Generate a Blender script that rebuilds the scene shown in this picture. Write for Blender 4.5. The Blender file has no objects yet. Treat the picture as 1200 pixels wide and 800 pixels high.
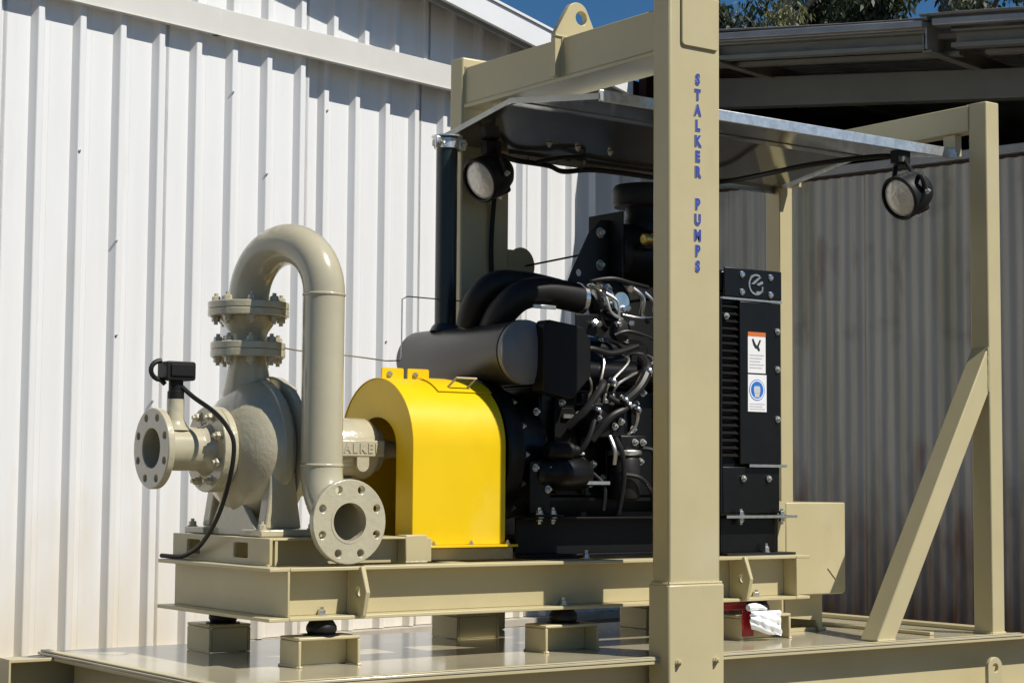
import bpy, bmesh, math, random
from mathutils import Vector, Matrix
R_ = math.radians
random.seed(7)
C = bpy.context.scene.collection
H = 0.70                      # eye height; every coordinate below is measured from the eye, the builder adds H

# ------------------------------------------------------------------ camera, sky, sun, exposure
def rot_axes():
    yaw, pit, rol = R_(53.798), R_(4.2807), R_(0.42568)
    ax = [Vector((math.sin(yaw), 0, math.cos(yaw))), Vector((-math.cos(yaw), 0, math.sin(yaw))), Vector((0, -1, 0))]
    out = []
    for v in ax:
        c, s = math.cos(pit), math.sin(pit)
        v = Vector((v.x, c*v.y + s*v.z, -s*v.y + c*v.z))
        c, s = math.cos(rol), math.sin(rol)
        out.append(Vector((c*v.x - s*v.y, s*v.x + c*v.y, v.z)))
    rows = [Vector((out[0][i], out[1][i], out[2][i])) for i in range(3)]
    return rows
rr = rot_axes()
cam_d = bpy.data.cameras.new('camera'); cam = bpy.data.objects.new('camera', cam_d); C.objects.link(cam)
m = Matrix.Identity(4)
for i in range(3):
    m[i][0] = rr[0][i]; m[i][1] = -rr[1][i]; m[i][2] = -rr[2][i]
m[2][3] = H
cam.matrix_world = m
cam_d.sensor_width = 36; cam_d.lens = 36*2165.37/1200; cam_d.clip_end = 2000; cam_d.clip_start = .05
bpy.context.scene.camera = cam
SUN_AZ, SUN_EL = R_(25.5), R_(51)
w = bpy.data.worlds.new('World'); bpy.context.scene.world = w; w.use_nodes = True
nt = w.node_tree; bg = nt.nodes['Background']
sky = nt.nodes.new('ShaderNodeTexSky'); sky.sky_type = 'NISHITA'; sky.sun_disc = False
sky.sun_elevation = SUN_EL; sky.air_density = 1.0; sky.dust_density = 0.0; sky.ozone_density = 6.0; sky.altitude = 0
sd = Vector((math.cos(SUN_EL)*math.sin(SUN_AZ), -math.cos(SUN_EL)*math.cos(SUN_AZ), math.sin(SUN_EL)))
sky.sun_rotation = math.atan2(sd.x, sd.y)
hs = nt.nodes.new('ShaderNodeHueSaturation'); hs.inputs['Saturation'].default_value = 1.22
nt.links.new(sky.outputs[0], hs.inputs['Color']); nt.links.new(hs.outputs[0], bg.inputs[0]); bg.inputs[1].default_value = 0.06
sl = bpy.data.lights.new('sun', 'SUN'); sun = bpy.data.objects.new('sun', sl); C.objects.link(sun)
sl.energy = 5.0; sl.angle = R_(0.5); sl.color = (1, .95, .87)
sun.rotation_euler = sd.to_track_quat('Z', 'Y').to_euler(); sun.location = (0, 0, 20)
vs = bpy.context.scene.view_settings
vs.view_transform = 'Standard'; vs.look = 'None'; vs.gamma = 1; vs.use_curve_mapping = False; vs.exposure = 0.08

# ------------------------------------------------------------------ materials
def mat(name, col, rough=.5, metal=0., var=.05, scale=8., bump=0., bscale=60., coat=0., stretch=None, spots=None, spec=None, rvar=.0):
    M = bpy.data.materials.new(name); M.use_nodes = True
    n = M.node_tree; p = n.nodes['Principled BSDF']
    p.inputs['Metallic'].default_value = metal; p.inputs['Roughness'].default_value = rough
    p.inputs['Coat Weight'].default_value = coat; p.inputs['Coat Roughness'].default_value = .08
    if spec is not None: p.inputs['Specular IOR Level'].default_value = spec
    tc = n.nodes.new('ShaderNodeTexCoord'); mp = n.nodes.new('ShaderNodeMapping')
    n.links.new(tc.outputs['Object'], mp.inputs[0])
    if stretch: mp.inputs['Scale'].default_value = stretch
    nz = n.nodes.new('ShaderNodeTexNoise'); nz.inputs['Scale'].default_value = scale; nz.inputs['Detail'].default_value = 6; nz.inputs['Roughness'].default_value = .6
    n.links.new(mp.outputs[0], nz.inputs['Vector'])
    cr = n.nodes.new('ShaderNodeValToRGB')
    lo = [max(0, c*(1-var)) for c in col]; hi = [min(1, c*(1+var)) for c in col]
    cr.color_ramp.elements[0].color = (*lo, 1); cr.color_ramp.elements[1].color = (*hi, 1)
    cr.color_ramp.elements[0].position = .3; cr.color_ramp.elements[1].position = .7
    n.links.new(nz.outputs[0], cr.inputs[0]); out = cr.outputs[0]
    for sp in (spots or []):
        scol, sscale, thr, amt, sstretch = sp
        m2 = n.nodes.new('ShaderNodeMapping'); n.links.new(tc.outputs['Object'], m2.inputs[0]); m2.inputs['Scale'].default_value = sstretch
        n2 = n.nodes.new('ShaderNodeTexNoise'); n2.inputs['Scale'].default_value = sscale; n2.inputs['Detail'].default_value = 5
        n.links.new(m2.outputs[0], n2.inputs['Vector'])
        r2 = n.nodes.new('ShaderNodeValToRGB'); r2.color_ramp.elements[0].position = thr; r2.color_ramp.elements[1].position = min(1, thr+.16)
        r2.color_ramp.elements[0].color = (0, 0, 0, 1); r2.color_ramp.elements[1].color = (amt, amt, amt, 1)
        n.links.new(n2.outputs[0], r2.inputs[0])
        mx = n.nodes.new('ShaderNodeMixRGB'); n.links.new(r2.outputs[0], mx.inputs[0]); n.links.new(out, mx.inputs[1]); mx.inputs[2].default_value = (*scol, 1)
        out = mx.outputs[0]
    n.links.new(out, p.inputs['Base Color'])
    if rvar:
        mr = n.nodes.new('ShaderNodeMapRange'); mr.inputs['To Min'].default_value = max(0, rough-rvar); mr.inputs['To Max'].default_value = rough+rvar
        n.links.new(nz.outputs[0], mr.inputs['Value']); n.links.new(mr.outputs[0], p.inputs['Roughness'])
    if bump:
        n3 = n.nodes.new('ShaderNodeTexNoise'); n3.inputs['Scale'].default_value = bscale; n3.inputs['Detail'].default_value = 4
        n.links.new(tc.outputs['Object'], n3.inputs['Vector'])
        b = n.nodes.new('ShaderNodeBump'); b.inputs['Strength'].default_value = bump; b.inputs['Distance'].default_value = .01
        n.links.new(n3.outputs[0], b.inputs['Height']); n.links.new(b.outputs[0], p.inputs['Normal'])
    return M
TAN = (.50, .435, .25)
M = {}
M['tan'] = mat('tan_paint', TAN, .34, spec=.35, var=.045, scale=5, bump=.03, bscale=25, rvar=.08, spots=[((.40, .34, .2), 9, .64, .4, (1, 1, .4)), ((.30, .25, .15), 70, .72, .6, (1, 1, 1)), ((.58, .53, .38), 3, .56, .35, (1, 1, 1))])
M['deck'] = mat('tan_deck_paint', (.48, .43, .29), .16, var=.06, scale=4, bump=.012, bscale=18, rvar=.05, coat=.3, spots=[((.36, .31, .2), 7, .58, .5, (1, 1, 1)), ((.24, .2, .13), 45, .70, .6, (1, 1, 1)), ((.56, .52, .40), 2.2, .5, .5, (1, 1, 1))])
M['pump'] = mat('pump_enamel', (.47, .43, .30), .22, var=.07, scale=10, bump=.16, bscale=70, coat=.5, rvar=.06, spots=[((.33, .29, .19), 14, .64, .5, (1, 1, .6)), ((.26, .2, .12), 90, .74, .5, (1, 1, 1))])
M['pipe'] = mat('pipe_enamel', (.47, .43, .30), .2, var=.05, scale=10, bump=.04, bscale=40, coat=.5, rvar=.05, spots=[((.36, .32, .21), 12, .64, .4, (1, 1, .5))])
M['yellow'] = mat('yellow_enamel', (.80, .54, .004), .35, var=.03, scale=6, coat=.08, spec=.35, bump=.25, bscale=5, rvar=.1, spots=[((.62, .40, .01), 5, .6, .35, (1, 1, .5)), ((.45, .30, .03), 60, .72, .6, (1, 1, 1)), ((.75, .60, .14), 3, .56, .3, (1, 1, 1))])
M['black'] = mat('black_enamel', (.006, .006, .006), .32, spec=.3, var=.2, scale=12, bump=.05, bscale=50)
M['blackmatt'] = mat('black_matt_steel', (.0065, .0062, .006), .45, spec=.25, var=.25, scale=14)
M['rubber'] = mat('black_rubber', (.010, .0098, .0095), .5, spec=.3, var=.2, scale=20)
M['hose'] = mat('dark_grey_hose', (.015, .0145, .014), .45, spec=.35, var=.2, scale=30)
M['muffler'] = mat('grey_heat_paint', (.040, .034, .028), .34, var=.2, scale=8)
M['muffcap'] = mat('grey_silencer_cap', (.17, .17, .165), .38, var=.15, scale=8)
M['stack'] = mat('dark_green_black_paint', (.012, .02, .02), .35, var=.2, scale=8)
M['silver'] = mat('bright_steel', (.72, .72, .72), .25, metal=1., var=.1, scale=30)
M['zinc'] = mat('zinc_bolt', (.62, .60, .55), .35, metal=.9, var=.15, scale=60)
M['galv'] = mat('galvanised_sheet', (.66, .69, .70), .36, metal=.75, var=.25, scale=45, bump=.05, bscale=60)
M['galvshade'] = mat('galvanised_shade', (.27, .275, .255), .13, metal=.8, var=.12, scale=14)  # darker copy of the galvanised tone for canopy faces turned from the sun
M['brass'] = mat('brass', (.55, .42, .12), .3, metal=.8, var=.1)
M['white'] = mat('white_sticker', (.82, .82, .82), .4, var=.02)
M['cloth'] = mat('white_plastic_bag', (.86, .87, .9), .4, var=.03, bump=.3, bscale=30)
M['red'] = mat('red_enamel', (.32, .012, .012), .35, var=.1, scale=12)
M['orange'] = mat('orange_print', (.65, .16, .03), .5)
M['inkblack'] = mat('black_print', (.02, .02, .02), .5)
M['inkgrey'] = mat('grey_print', (.55, .55, .55), .5)
M['inkblue'] = mat('blue_print', (.02, .17, .55), .5)
M['lettering'] = mat('blue_lettering', (.045, .065, .29), .45, var=.15, scale=60)
M['letterout'] = mat('pale_letter_outline', (.55, .56, .60), .5)
M['lens'] = mat('lamp_lens', (.72, .69, .62), .16, metal=.2, var=.15, scale=70, bump=.25, bscale=90)
M['wall'] = mat('white_cladding', (.74, .745, .74), .36, var=.025, scale=3, stretch=(6, 6, .5), bump=.12, bscale=4,
    spots=[((.62, .55, .40), 5, .62, .22, (2, 2, .35)), ((.5, .47, .42), 30, .74, .4, (3, 3, .6))])
M['flash'] = mat('cream_flashing', (.62, .61, .56), .4, var=.04, scale=5, bump=.03, bscale=6, spots=[((.45, .42, .34), 8, .66, .3, (1, 1, 2))])
M['barge'] = mat('white_barge', (.74, .75, .76), .4, var=.03, scale=5)
M['iron'] = mat('weathered_corrugated_iron', (.50, .47, .40), .62, metal=.0, var=.12, scale=3, stretch=(5, 5, .35), rvar=.1,
    spots=[((.27, .25, .12), 2.2, .56, .55, (2.6, 2.6, .22)), ((.12, .12, .11), 1.5, .60, .6, (1.3, 1.3, 1.6)), ((.22, .08, .04), 2.4, .60, .7, (2.2, 2.2, .8))])
def base_tint(M_, col, z0, z1, amt):
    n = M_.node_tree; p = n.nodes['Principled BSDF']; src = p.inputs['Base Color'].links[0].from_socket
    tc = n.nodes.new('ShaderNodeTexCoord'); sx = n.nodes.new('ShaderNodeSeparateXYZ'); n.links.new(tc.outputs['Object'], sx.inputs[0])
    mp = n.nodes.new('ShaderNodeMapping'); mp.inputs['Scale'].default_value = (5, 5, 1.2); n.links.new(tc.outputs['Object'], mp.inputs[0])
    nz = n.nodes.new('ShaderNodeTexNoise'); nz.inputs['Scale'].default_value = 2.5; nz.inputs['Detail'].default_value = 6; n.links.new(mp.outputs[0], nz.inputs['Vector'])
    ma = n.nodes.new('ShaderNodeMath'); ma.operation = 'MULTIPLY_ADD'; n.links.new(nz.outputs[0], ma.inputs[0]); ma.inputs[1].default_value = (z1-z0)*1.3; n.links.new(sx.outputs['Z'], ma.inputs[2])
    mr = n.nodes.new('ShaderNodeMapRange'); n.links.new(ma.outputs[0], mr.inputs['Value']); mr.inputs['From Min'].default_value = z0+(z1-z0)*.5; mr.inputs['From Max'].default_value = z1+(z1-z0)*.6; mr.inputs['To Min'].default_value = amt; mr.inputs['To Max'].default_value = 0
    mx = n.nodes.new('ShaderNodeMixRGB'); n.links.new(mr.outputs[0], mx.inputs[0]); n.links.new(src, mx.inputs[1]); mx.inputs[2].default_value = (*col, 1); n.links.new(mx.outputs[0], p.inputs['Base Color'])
base_tint(M['iron'], (.17, .08, .035), 0., .85, 1.)  # rust stain rising from the foot of the iron
base_tint(M['wall'], (.62, .54, .38), 0., .70, .65)  # cream tint fading upwards from the foot of the wall
M['oldsteel'] = mat('old_grey_steel', (.20, .195, .165), .55, var=.15, scale=6, stretch=(1, 1, 3))
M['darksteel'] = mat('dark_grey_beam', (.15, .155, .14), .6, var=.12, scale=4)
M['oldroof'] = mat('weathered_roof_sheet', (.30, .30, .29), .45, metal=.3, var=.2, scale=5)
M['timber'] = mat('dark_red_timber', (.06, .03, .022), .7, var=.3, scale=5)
M['concrete'] = mat('concrete', (.42, .38, .31), .8, var=.15, scale=10, bump=.2, bscale=30)

def ground_mat():
    g = mat('sandy_gravel', (.11, .083, .055), .9, var=.3, scale=3, bump=.7, bscale=30,
        spots=[((.09, .065, .04), 2, .5, .6, (1, 1, 1)), ((.26, .22, .16), 40, .6, .6, (1, 1, 1))])
    return g
M['ground'] = ground_mat()
def leaf_mat(name, a, b):
    g = mat(name, a, .55, var=.35, scale=1.2)
    n = g.node_tree; p = n.nodes['Principled BSDF']
    tr = n.nodes.new('ShaderNodeBsdfTranslucent'); tr.inputs[0].default_value = (*b, 1)
    mx = n.nodes.new('ShaderNodeMixShader'); mx.inputs[0].default_value = .3
    n.links.new(p.outputs[0], mx.inputs[1]); n.links.new(tr.outputs[0], mx.inputs[2]); n.links.new(mx.outputs[0], n.nodes['Material Output'].inputs[0])
    return g
M['leafdark'] = leaf_mat('dark_gum_leaves', (.032, .046, .02), (.05, .08, .02))
M['leafpale'] = leaf_mat('pale_olive_leaves', (.15, .155, .06), (.17, .17, .05))
M['bark'] = mat('gum_bark', (.22, .19, .16), .85, var=.3, scale=4, stretch=(1, 1, .3), bump=.4, bscale=12)

# ------------------------------------------------------------------ mesh helpers
def frame_of(d):
    d = Vector(d).normalized()
    a = Vector((0, 0, 1)) if abs(d.z) < .9 else Vector((1, 0, 0))
    u = d.cross(a).normalized(); v = d.cross(u).normalized()
    return u, v
def circ(cx, cy, r, n, ph=0):
    return [(cx+r*math.cos(2*math.pi*(i+ph)/n), cy+r*math.sin(2*math.pi*(i+ph)/n)) for i in range(n)]
class MB:
    def __init__(s): s.v = []; s.f = []
    def add(s, vs, fs):
        k = len(s.v); s.v += [tuple(x) for x in vs]; s.f += [tuple(i+k for i in q) for q in fs]; return s
    def box(s, x0, x1, y0, y1, z0, z1):
        return s.add([(x0,y0,z0),(x1,y0,z0),(x1,y1,z0),(x0,y1,z0),(x0,y0,z1),(x1,y0,z1),(x1,y1,z1),(x0,y1,z1)],
            [(0,3,2,1),(4,5,6,7),(0,1,5,4),(1,2,6,5),(2,3,7,6),(3,0,4,7)])
    def obox(s, c, ax, ay, az, hx, hy, hz):
        c = Vector(c); ax = Vector(ax)*hx; ay = Vector(ay)*hy; az = Vector(az)*hz; vs = []
        for k in (-1, 1):
            for i, j in ((-1,-1),(1,-1),(1,1),(-1,1)): vs.append(c+ax*i+ay*j+az*k)
        return s.add(vs, [(0,3,2,1),(4,5,6,7),(0,1,5,4),(1,2,6,5),(2,3,7,6),(3,0,4,7)])
    def bar(s, p, q, wd, ht, up=(0,0,1)):
        p, q = Vector(p), Vector(q); d = (q-p); L = d.length; d.normalize()
        y = Vector(up).cross(d).normalized(); z = d.cross(y)
        return s.obox((p+q)/2, d, y, z, L/2, wd/2, ht/2)
    def lathe(s, o, d, prof, n=28, caps=True):
        o = Vector(o); d = Vector(d).normalized(); u, v = frame_of(d); vs = []; fs = []; rings = []
        for t, r in prof:
            if r < 1e-6: vs.append(o+d*t); rings.append([len(vs)-1])
            else:
                k = len(vs)
                for i in range(n):
                    a = 2*math.pi*i/n; vs.append(o+d*t+(u*math.cos(a)+v*math.sin(a))*r)
                rings.append(list(range(k, k+n)))
        for A, B in zip(rings, rings[1:]):
            if len(A) == 1 and len(B) == 1: continue
            for i in range(n):
                j = (i+1) % n
                if len(A) == 1: fs.append((A[0], B[j], B[i]))
                elif len(B) == 1: fs.append((A[i], A[j], B[0]))
                else: fs.append((A[i], A[j], B[j], B[i]))
        if caps and len(rings[0]) > 1: fs.append(tuple(reversed(rings[0])))
        if caps and len(rings[-1]) > 1: fs.append(tuple(rings[-1]))
        return s.add(vs, fs)
    def cyl(s, p, q, r, r2=None, n=20):
        p, q = Vector(p), Vector(q)
        return s.lathe(p, q-p, [(0, r), ((q-p).length, r if r2 is None else r2)], n)
    def tube(s, path, r, n=10, cap=True):
        P = [Vector(p) for p in path]; rs = r if isinstance(r, (list, tuple)) else [r]*len(P)
        vs = []; fs = []; u = None
        for i, p in enumerate(P):
            d = (P[min(i+1, len(P)-1)]-P[max(i-1, 0)]).normalized()
            if u is None: u, _ = frame_of(d)
            u = (u-d*u.dot(d)).normalized(); v = d.cross(u)
            for k in range(n):
                a = 2*math.pi*k/n; vs.append(p+(u*math.cos(a)+v*math.sin(a))*rs[i])
        for i in range(len(P)-1):
            for k in range(n):
                j = (k+1) % n; fs.append((i*n+k, i*n+j, (i+1)*n+j, (i+1)*n+k))
        if cap: fs.append(tuple(reversed(range(n)))); fs.append(tuple(range((len(P)-1)*n, len(P)*n)))
        return s.add(vs, fs)
    def prism(s, poly, o, u, v, w):
        o, u, v, w = Vector(o), Vector(u), Vector(v), Vector(w); n = len(poly)
        a = [o+u*p[0]+v*p[1] for p in poly]
        return s.add(a+[x+w for x in a], [tuple(reversed(range(n))), tuple(range(n, 2*n))]+[(i, (i+1)%n, n+(i+1)%n, n+i) for i in range(n)])
    def plate(s, outer, holes, o, u, v, w):
        o, u, v, w = Vector(o), Vector(u), Vector(v), Vector(w)
        bm = bmesh.new(); loops = []; k = 0
        for lp in [outer]+holes:
            vv = [bm.verts.new((x, y, 0)) for x, y in lp]
            for i in range(len(vv)): bm.edges.new((vv[i], vv[(i+1) % len(vv)]))
            loops.append(list(range(k, k+len(lp)))); k += len(lp)
        bm.verts.index_update()
        bmesh.ops.triangle_fill(bm, use_beauty=True, use_dissolve=False, edges=bm.edges[:], normal=(0, 0, 1))
        bm.verts.index_update(); co = [x.co.copy() for x in bm.verts]; tri = [tuple(q.index for q in f.verts) for f in bm.faces]; bm.free()
        N = len(co); a = [o+u*c.x+v*c.y for c in co]; b = [x+w for x in a]
        fs = [tuple(reversed(t)) for t in tri]+[tuple(i+N for i in t) for t in tri]
        for lp in loops:
            for i in range(len(lp)): p, q = lp[i], lp[(i+1) % len(lp)]; fs.append((p, q, q+N, p+N))
        return s.add(a+b, fs)
    def bolt(s, p, d, r=.009, h=.008):
        d = Vector(d).normalized(); p = Vector(p)
        s.lathe(p, d, [(0, r*1.35), (.0025, r*1.35)], 12); s.lathe(p+d*.0025, d, [(0, r), (h*.8, r), (h, r*.8)], 6)
        s.lathe(p+d*(h+.0025), d, [(0, r*.5), (h*.6, r*.5)], 8); return s
def rrect(x0, x1, y0, y1, r, n=4):
    pts = []
    for cx, cy, a0 in ((x1-r, y1-r, 0), (x0+r, y1-r, 90), (x0+r, y0+r, 180), (x1-r, y0+r, 270)):
        for i in range(n+1): a = R_(a0+90*i/n); pts.append((cx+r*math.cos(a), cy+r*math.sin(a)))
    return pts
def spline(pts, sub=6):
    P = [Vector(p) for p in pts]; out = []
    for i in range(len(P)-1):
        a, b, c, d = P[max(i-1, 0)], P[i], P[i+1], P[min(i+2, len(P)-1)]
        for k in range(sub):
            t = k/sub
            out.append(.5*((2*b)+(c-a)*t+(2*a-5*b+4*c-d)*t*t+(3*b-a-3*c+d)*t**3))
    out.append(P[-1]); return out
def root_loc(o):
    while o.parent: o = o.parent
    return o.location
def tag(o, label=None, cat=None, group=None, kind=None):
    if label: o['label'] = label
    if cat: o['category'] = cat
    if group: o['group'] = group
    if kind: o['kind'] = kind
    return o
def thing(name, label, cat, loc, group=None):
    o = bpy.data.objects.new(name, None); C.objects.link(o); o.empty_display_size = .1
    o.location = (loc[0], loc[1], loc[2]+H)
    return tag(o, label, cat, group)
def mesh(name, mb, smooth=True, ang=35, off=(0, 0, 0)):
    me = bpy.data.meshes.new(name)
    me.from_pydata([(x-off[0], y-off[1], z-off[2]) for x, y, z in mb.v], [], mb.f)
    bm = bmesh.new(); bm.from_mesh(me); bmesh.ops.recalc_face_normals(bm, faces=bm.faces); bm.to_mesh(me); bm.free()
    if smooth:
        me.shade_smooth(); me.set_sharp_from_angle(angle=R_(ang))
    return me
def part(name, mb, m_, parent=None, label=None, bevel=0, ang=35, cat=None, group=None, kind=None):
    """one mesh object; vertices are given in eye coordinates and stored relative to the thing's base"""
    if parent is not None:
        rl = root_loc(parent); off = (rl[0], rl[1], rl[2]-H)
    else:
        xs = [v[0] for v in mb.v]; ys = [v[1] for v in mb.v]; zs = [v[2] for v in mb.v]
        off = ((min(xs)+max(xs))/2, (min(ys)+max(ys))/2, min(zs))
    o = bpy.data.objects.new(name, mesh(name, mb, off=off, ang=ang)); C.objects.link(o)
    o.data.materials.append(M[m_] if isinstance(m_, str) else m_)
    if parent is not None: o.parent = parent
    else: o.location = (off[0], off[1], off[2]+H)
    if bevel:
        b = o.modifiers.new('bevel', 'BEVEL'); b.width = bevel; b.segments = 2; b.limit_method = 'ANGLE'; b.angle_limit = R_(40); b.harden_normals = False
    return tag(o, label, cat, group, kind)
def glyph(ch, size, bold=.03):
    cu = bpy.data.curves.new('g', 'FONT'); cu.body = ch; cu.size = size; cu.align_x = 'CENTER'; cu.align_y = 'CENTER'; cu.offset = size*bold; cu.resolution_u = 3
    o = bpy.data.objects.new('g', cu); C.objects.link(o); bpy.context.view_layer.update()
    me = bpy.data.meshes.new_from_object(o.evaluated_get(bpy.context.evaluated_depsgraph_get()))
    vs = [tuple(v.co) for v in me.vertices]; fs = [tuple(p.vertices) for p in me.polygons]
    bpy.data.objects.remove(o); bpy.data.curves.remove(cu); bpy.data.meshes.remove(me)
    return vs, fs
def glyph_mb(ch, size, o, u, v, n, th, sx=1., grow=0.):
    vs, fs = glyph(ch, size, grow or .03); o, u, v, n = Vector(o), Vector(u), Vector(v), Vector(n)
    mb = MB(); N = len(vs); a = [o+u*(x*sx)+v*y for x, y, _ in vs]; b = [p+n*th for p in a]
    F = [tuple(reversed(f)) for f in fs]+[tuple(i+N for i in f) for f in fs]
    cnt = {}
    for f in fs:
        for i in range(len(f)):
            e = (f[i], f[(i+1) % len(f)]); cnt[tuple(sorted(e))] = cnt.get(tuple(sorted(e)), 0)+1
    for f in fs:
        for i in range(len(f)):
            p, q = f[i], f[(i+1) % len(f)]
            if cnt[tuple(sorted((p, q)))] == 1: F.append((p, q, q+N, p+N))
    return mb.add(a+b, F)
X_, Y_, Z_ = Vector((1, 0, 0)), Vector((0, 1, 0)), Vector((0, 0, 1))
GZ = -.70          # ground

# ------------------------------------------------------------------ ground
gb = MB(); S = 300; N = 24
gb.add([(-S+2*S*i/N, -S+2*S*j/N, GZ) for j in range(N+1) for i in range(N+1)], [(j*(N+1)+i, j*(N+1)+i+1, (j+1)*(N+1)+i+1, (j+1)*(N+1)+i) for j in range(N) for i in range(N)])
part('ground', gb, 'ground', kind='structure')

# ------------------------------------------------------------------ workshop with ribbed white cladding (left and behind)
A = R_(12)
n1 = Vector((-math.sin(A), math.cos(A), 0)); d1 = Vector((math.cos(A), math.sin(A), 0)); d2 = Vector((math.sin(A), -math.cos(A), 0))
UC = 7.894
def W1(U, off, z): p = n1*(5.968-off)+d1*U; return (p.x, p.y, z)
corner = n1*5.968+d1*UC
def W2(V, off, z): p = corner+d2*V-d1*off; return (p.x, p.y, z)
PITCH, C0 = .189, 3.9387
def rib_sheet(u0, u1, base, zlo, zhi):
    """ribbed cladding sheet between u0 and u1; zhi may be a function of U"""
    pts = [(u0, -.001), (u0+.012, -.0004)]; i = math.ceil((u0-C0)/PITCH)
    while C0+i*PITCH+.053 < u1:
        c = C0+i*PITCH
        if c-.024 > u0: pts += [(c-.017, 0), (c-.0155, .002), (c-.002, .029), (c+.001, .031), (c+.022, .031), (c+.025, .030), (c+.047, .002), (c+.052, 0), (c+.070, .0), (c+.072, .0012), (c+.074, 0)]
        i += 1
    pts.append((u1, 0.)); mb = MB(); zh = zhi if callable(zhi) else (lambda u: zhi)
    NR = 5
    vs = []
    for k in range(NR+1):
        for u, o in pts: z0 = zlo; z1 = zh(u); vs.append(W1(u, base+o, z0+(z1-z0)*k/NR))
    n = len(pts)
    mb.add(vs, [(k*n+j, k*n+j+1, (k+1)*n+j+1, (k+1)*n+j) for k in range(NR) for j in range(n-1)])
    return mb
bl = W1(4, 0, GZ)
shop = thing('workshop_building', 'white ribbed steel workshop wall with sloping white roof edge', 'building', bl)
barge_lo = lambda U: 2.169-.1556*(U-5.911)
edges = [C0+.054-PITCH+PITCH*4*k for k in range(-5, 6)]
brk = C0+PITCH*7+.054      # the cladding steps back here
lo_edges = [e for e in edges if e < brk-.2]+[brk]
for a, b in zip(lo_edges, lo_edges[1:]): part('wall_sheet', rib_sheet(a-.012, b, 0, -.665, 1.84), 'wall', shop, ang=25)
e = brk; hi_edges = [brk]
while hi_edges[-1]+.756 < UC-.1: hi_edges.append(hi_edges[-1]+PITCH*4)
hi_edges.append(UC)
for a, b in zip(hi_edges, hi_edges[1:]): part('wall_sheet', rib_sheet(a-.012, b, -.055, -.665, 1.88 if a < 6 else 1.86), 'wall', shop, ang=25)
for a, b in zip(edges, edges[1:]):
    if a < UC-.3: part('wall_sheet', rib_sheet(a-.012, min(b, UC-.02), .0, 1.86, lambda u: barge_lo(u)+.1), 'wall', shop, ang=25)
def w1box(mb, U0, U1, o0, o1, z0, z1, z0b=None, z1b=None):
    z0b = z0 if z0b is None else z0b; z1b = z1 if z1b is None else z1b
    vs = [W1(U0,o1,z0),W1(U1,o1,z0b),W1(U1,o0,z0b),W1(U0,o0,z0),W1(U0,o1,z1),W1(U1,o1,z1b),W1(U1,o0,z1b),W1(U0,o0,z1)]
    return mb.add(vs, [(0,3,2,1),(4,5,6,7),(0,1,5,4),(1,2,6,5),(2,3,7,6),(3,0,4,7)])
fl_e = [.3, 2.4, 4.79, 6.9, UC]
for k, (a, b) in enumerate(zip(fl_e, fl_e[1:])):
    mb = MB(); o = .0385+.002*(k % 2)
    w1box(mb, a-(.03 if k else 0), b, o, o+.016, 1.822, 1.934); w1box(mb, a-(.03 if k else 0), b, o-.006, o+.0225, 1.8165, 1.8218)
    part('flashing', mb, 'flash', shop, bevel=.002)
mb = MB(); w1box(mb, .3, 7.36, .18, .205, barge_lo(.3)+.02, barge_lo(.3)+.128, barge_lo(7.36)+.02, barge_lo(7.36)+.128); part('barge_board', mb, 'barge', shop)
mb = MB(); w1box(mb, .3, 7.36, .16, .1795, barge_lo(.3), barge_lo(.3)+.05, barge_lo(7.36), barge_lo(7.36)+.05); part('barge_lip', mb, 'oldsteel', shop)  # grey steel colour stands in for the shade on the white lip
mb = MB(); w1box(mb, .3, 7.40, -6, .215, barge_lo(.3)+.13, barge_lo(.3)+.142, barge_lo(7.4)+.13, barge_lo(7.4)+.142); part('roof', mb, 'barge', shop)
mb = MB(); w1box(mb, .3, 7.34, .0335, .159, barge_lo(.3)+.07, barge_lo(.3)+.08, barge_lo(7.34)+.07, barge_lo(7.34)+.08); part('soffit', mb, 'barge', shop)
mb = MB(); w1box(mb, .3, UC, -.25, .02, GZ-.05, -.668); part('footing', mb, 'concrete', shop)
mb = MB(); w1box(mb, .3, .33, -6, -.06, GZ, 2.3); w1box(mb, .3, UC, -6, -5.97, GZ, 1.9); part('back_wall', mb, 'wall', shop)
for px in ((4.30, .92), (4.31, .55), (5.06, 1.28), (5.45, 1.62), (4.87, 1.60), (4.12, 1.25), (5.83, .62), (4.49, .30), (5.25, .95)):
    u = px[0]-.012; base = -.055 if u > brk else 0
    part('roofing_screw', MB().lathe(W1(u+.026, base+.031, px[1]), -n1, [(0, .006), (.003, .006), (.0035, .004), (.007, .0035)], 8), 'zinc', shop)

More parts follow.
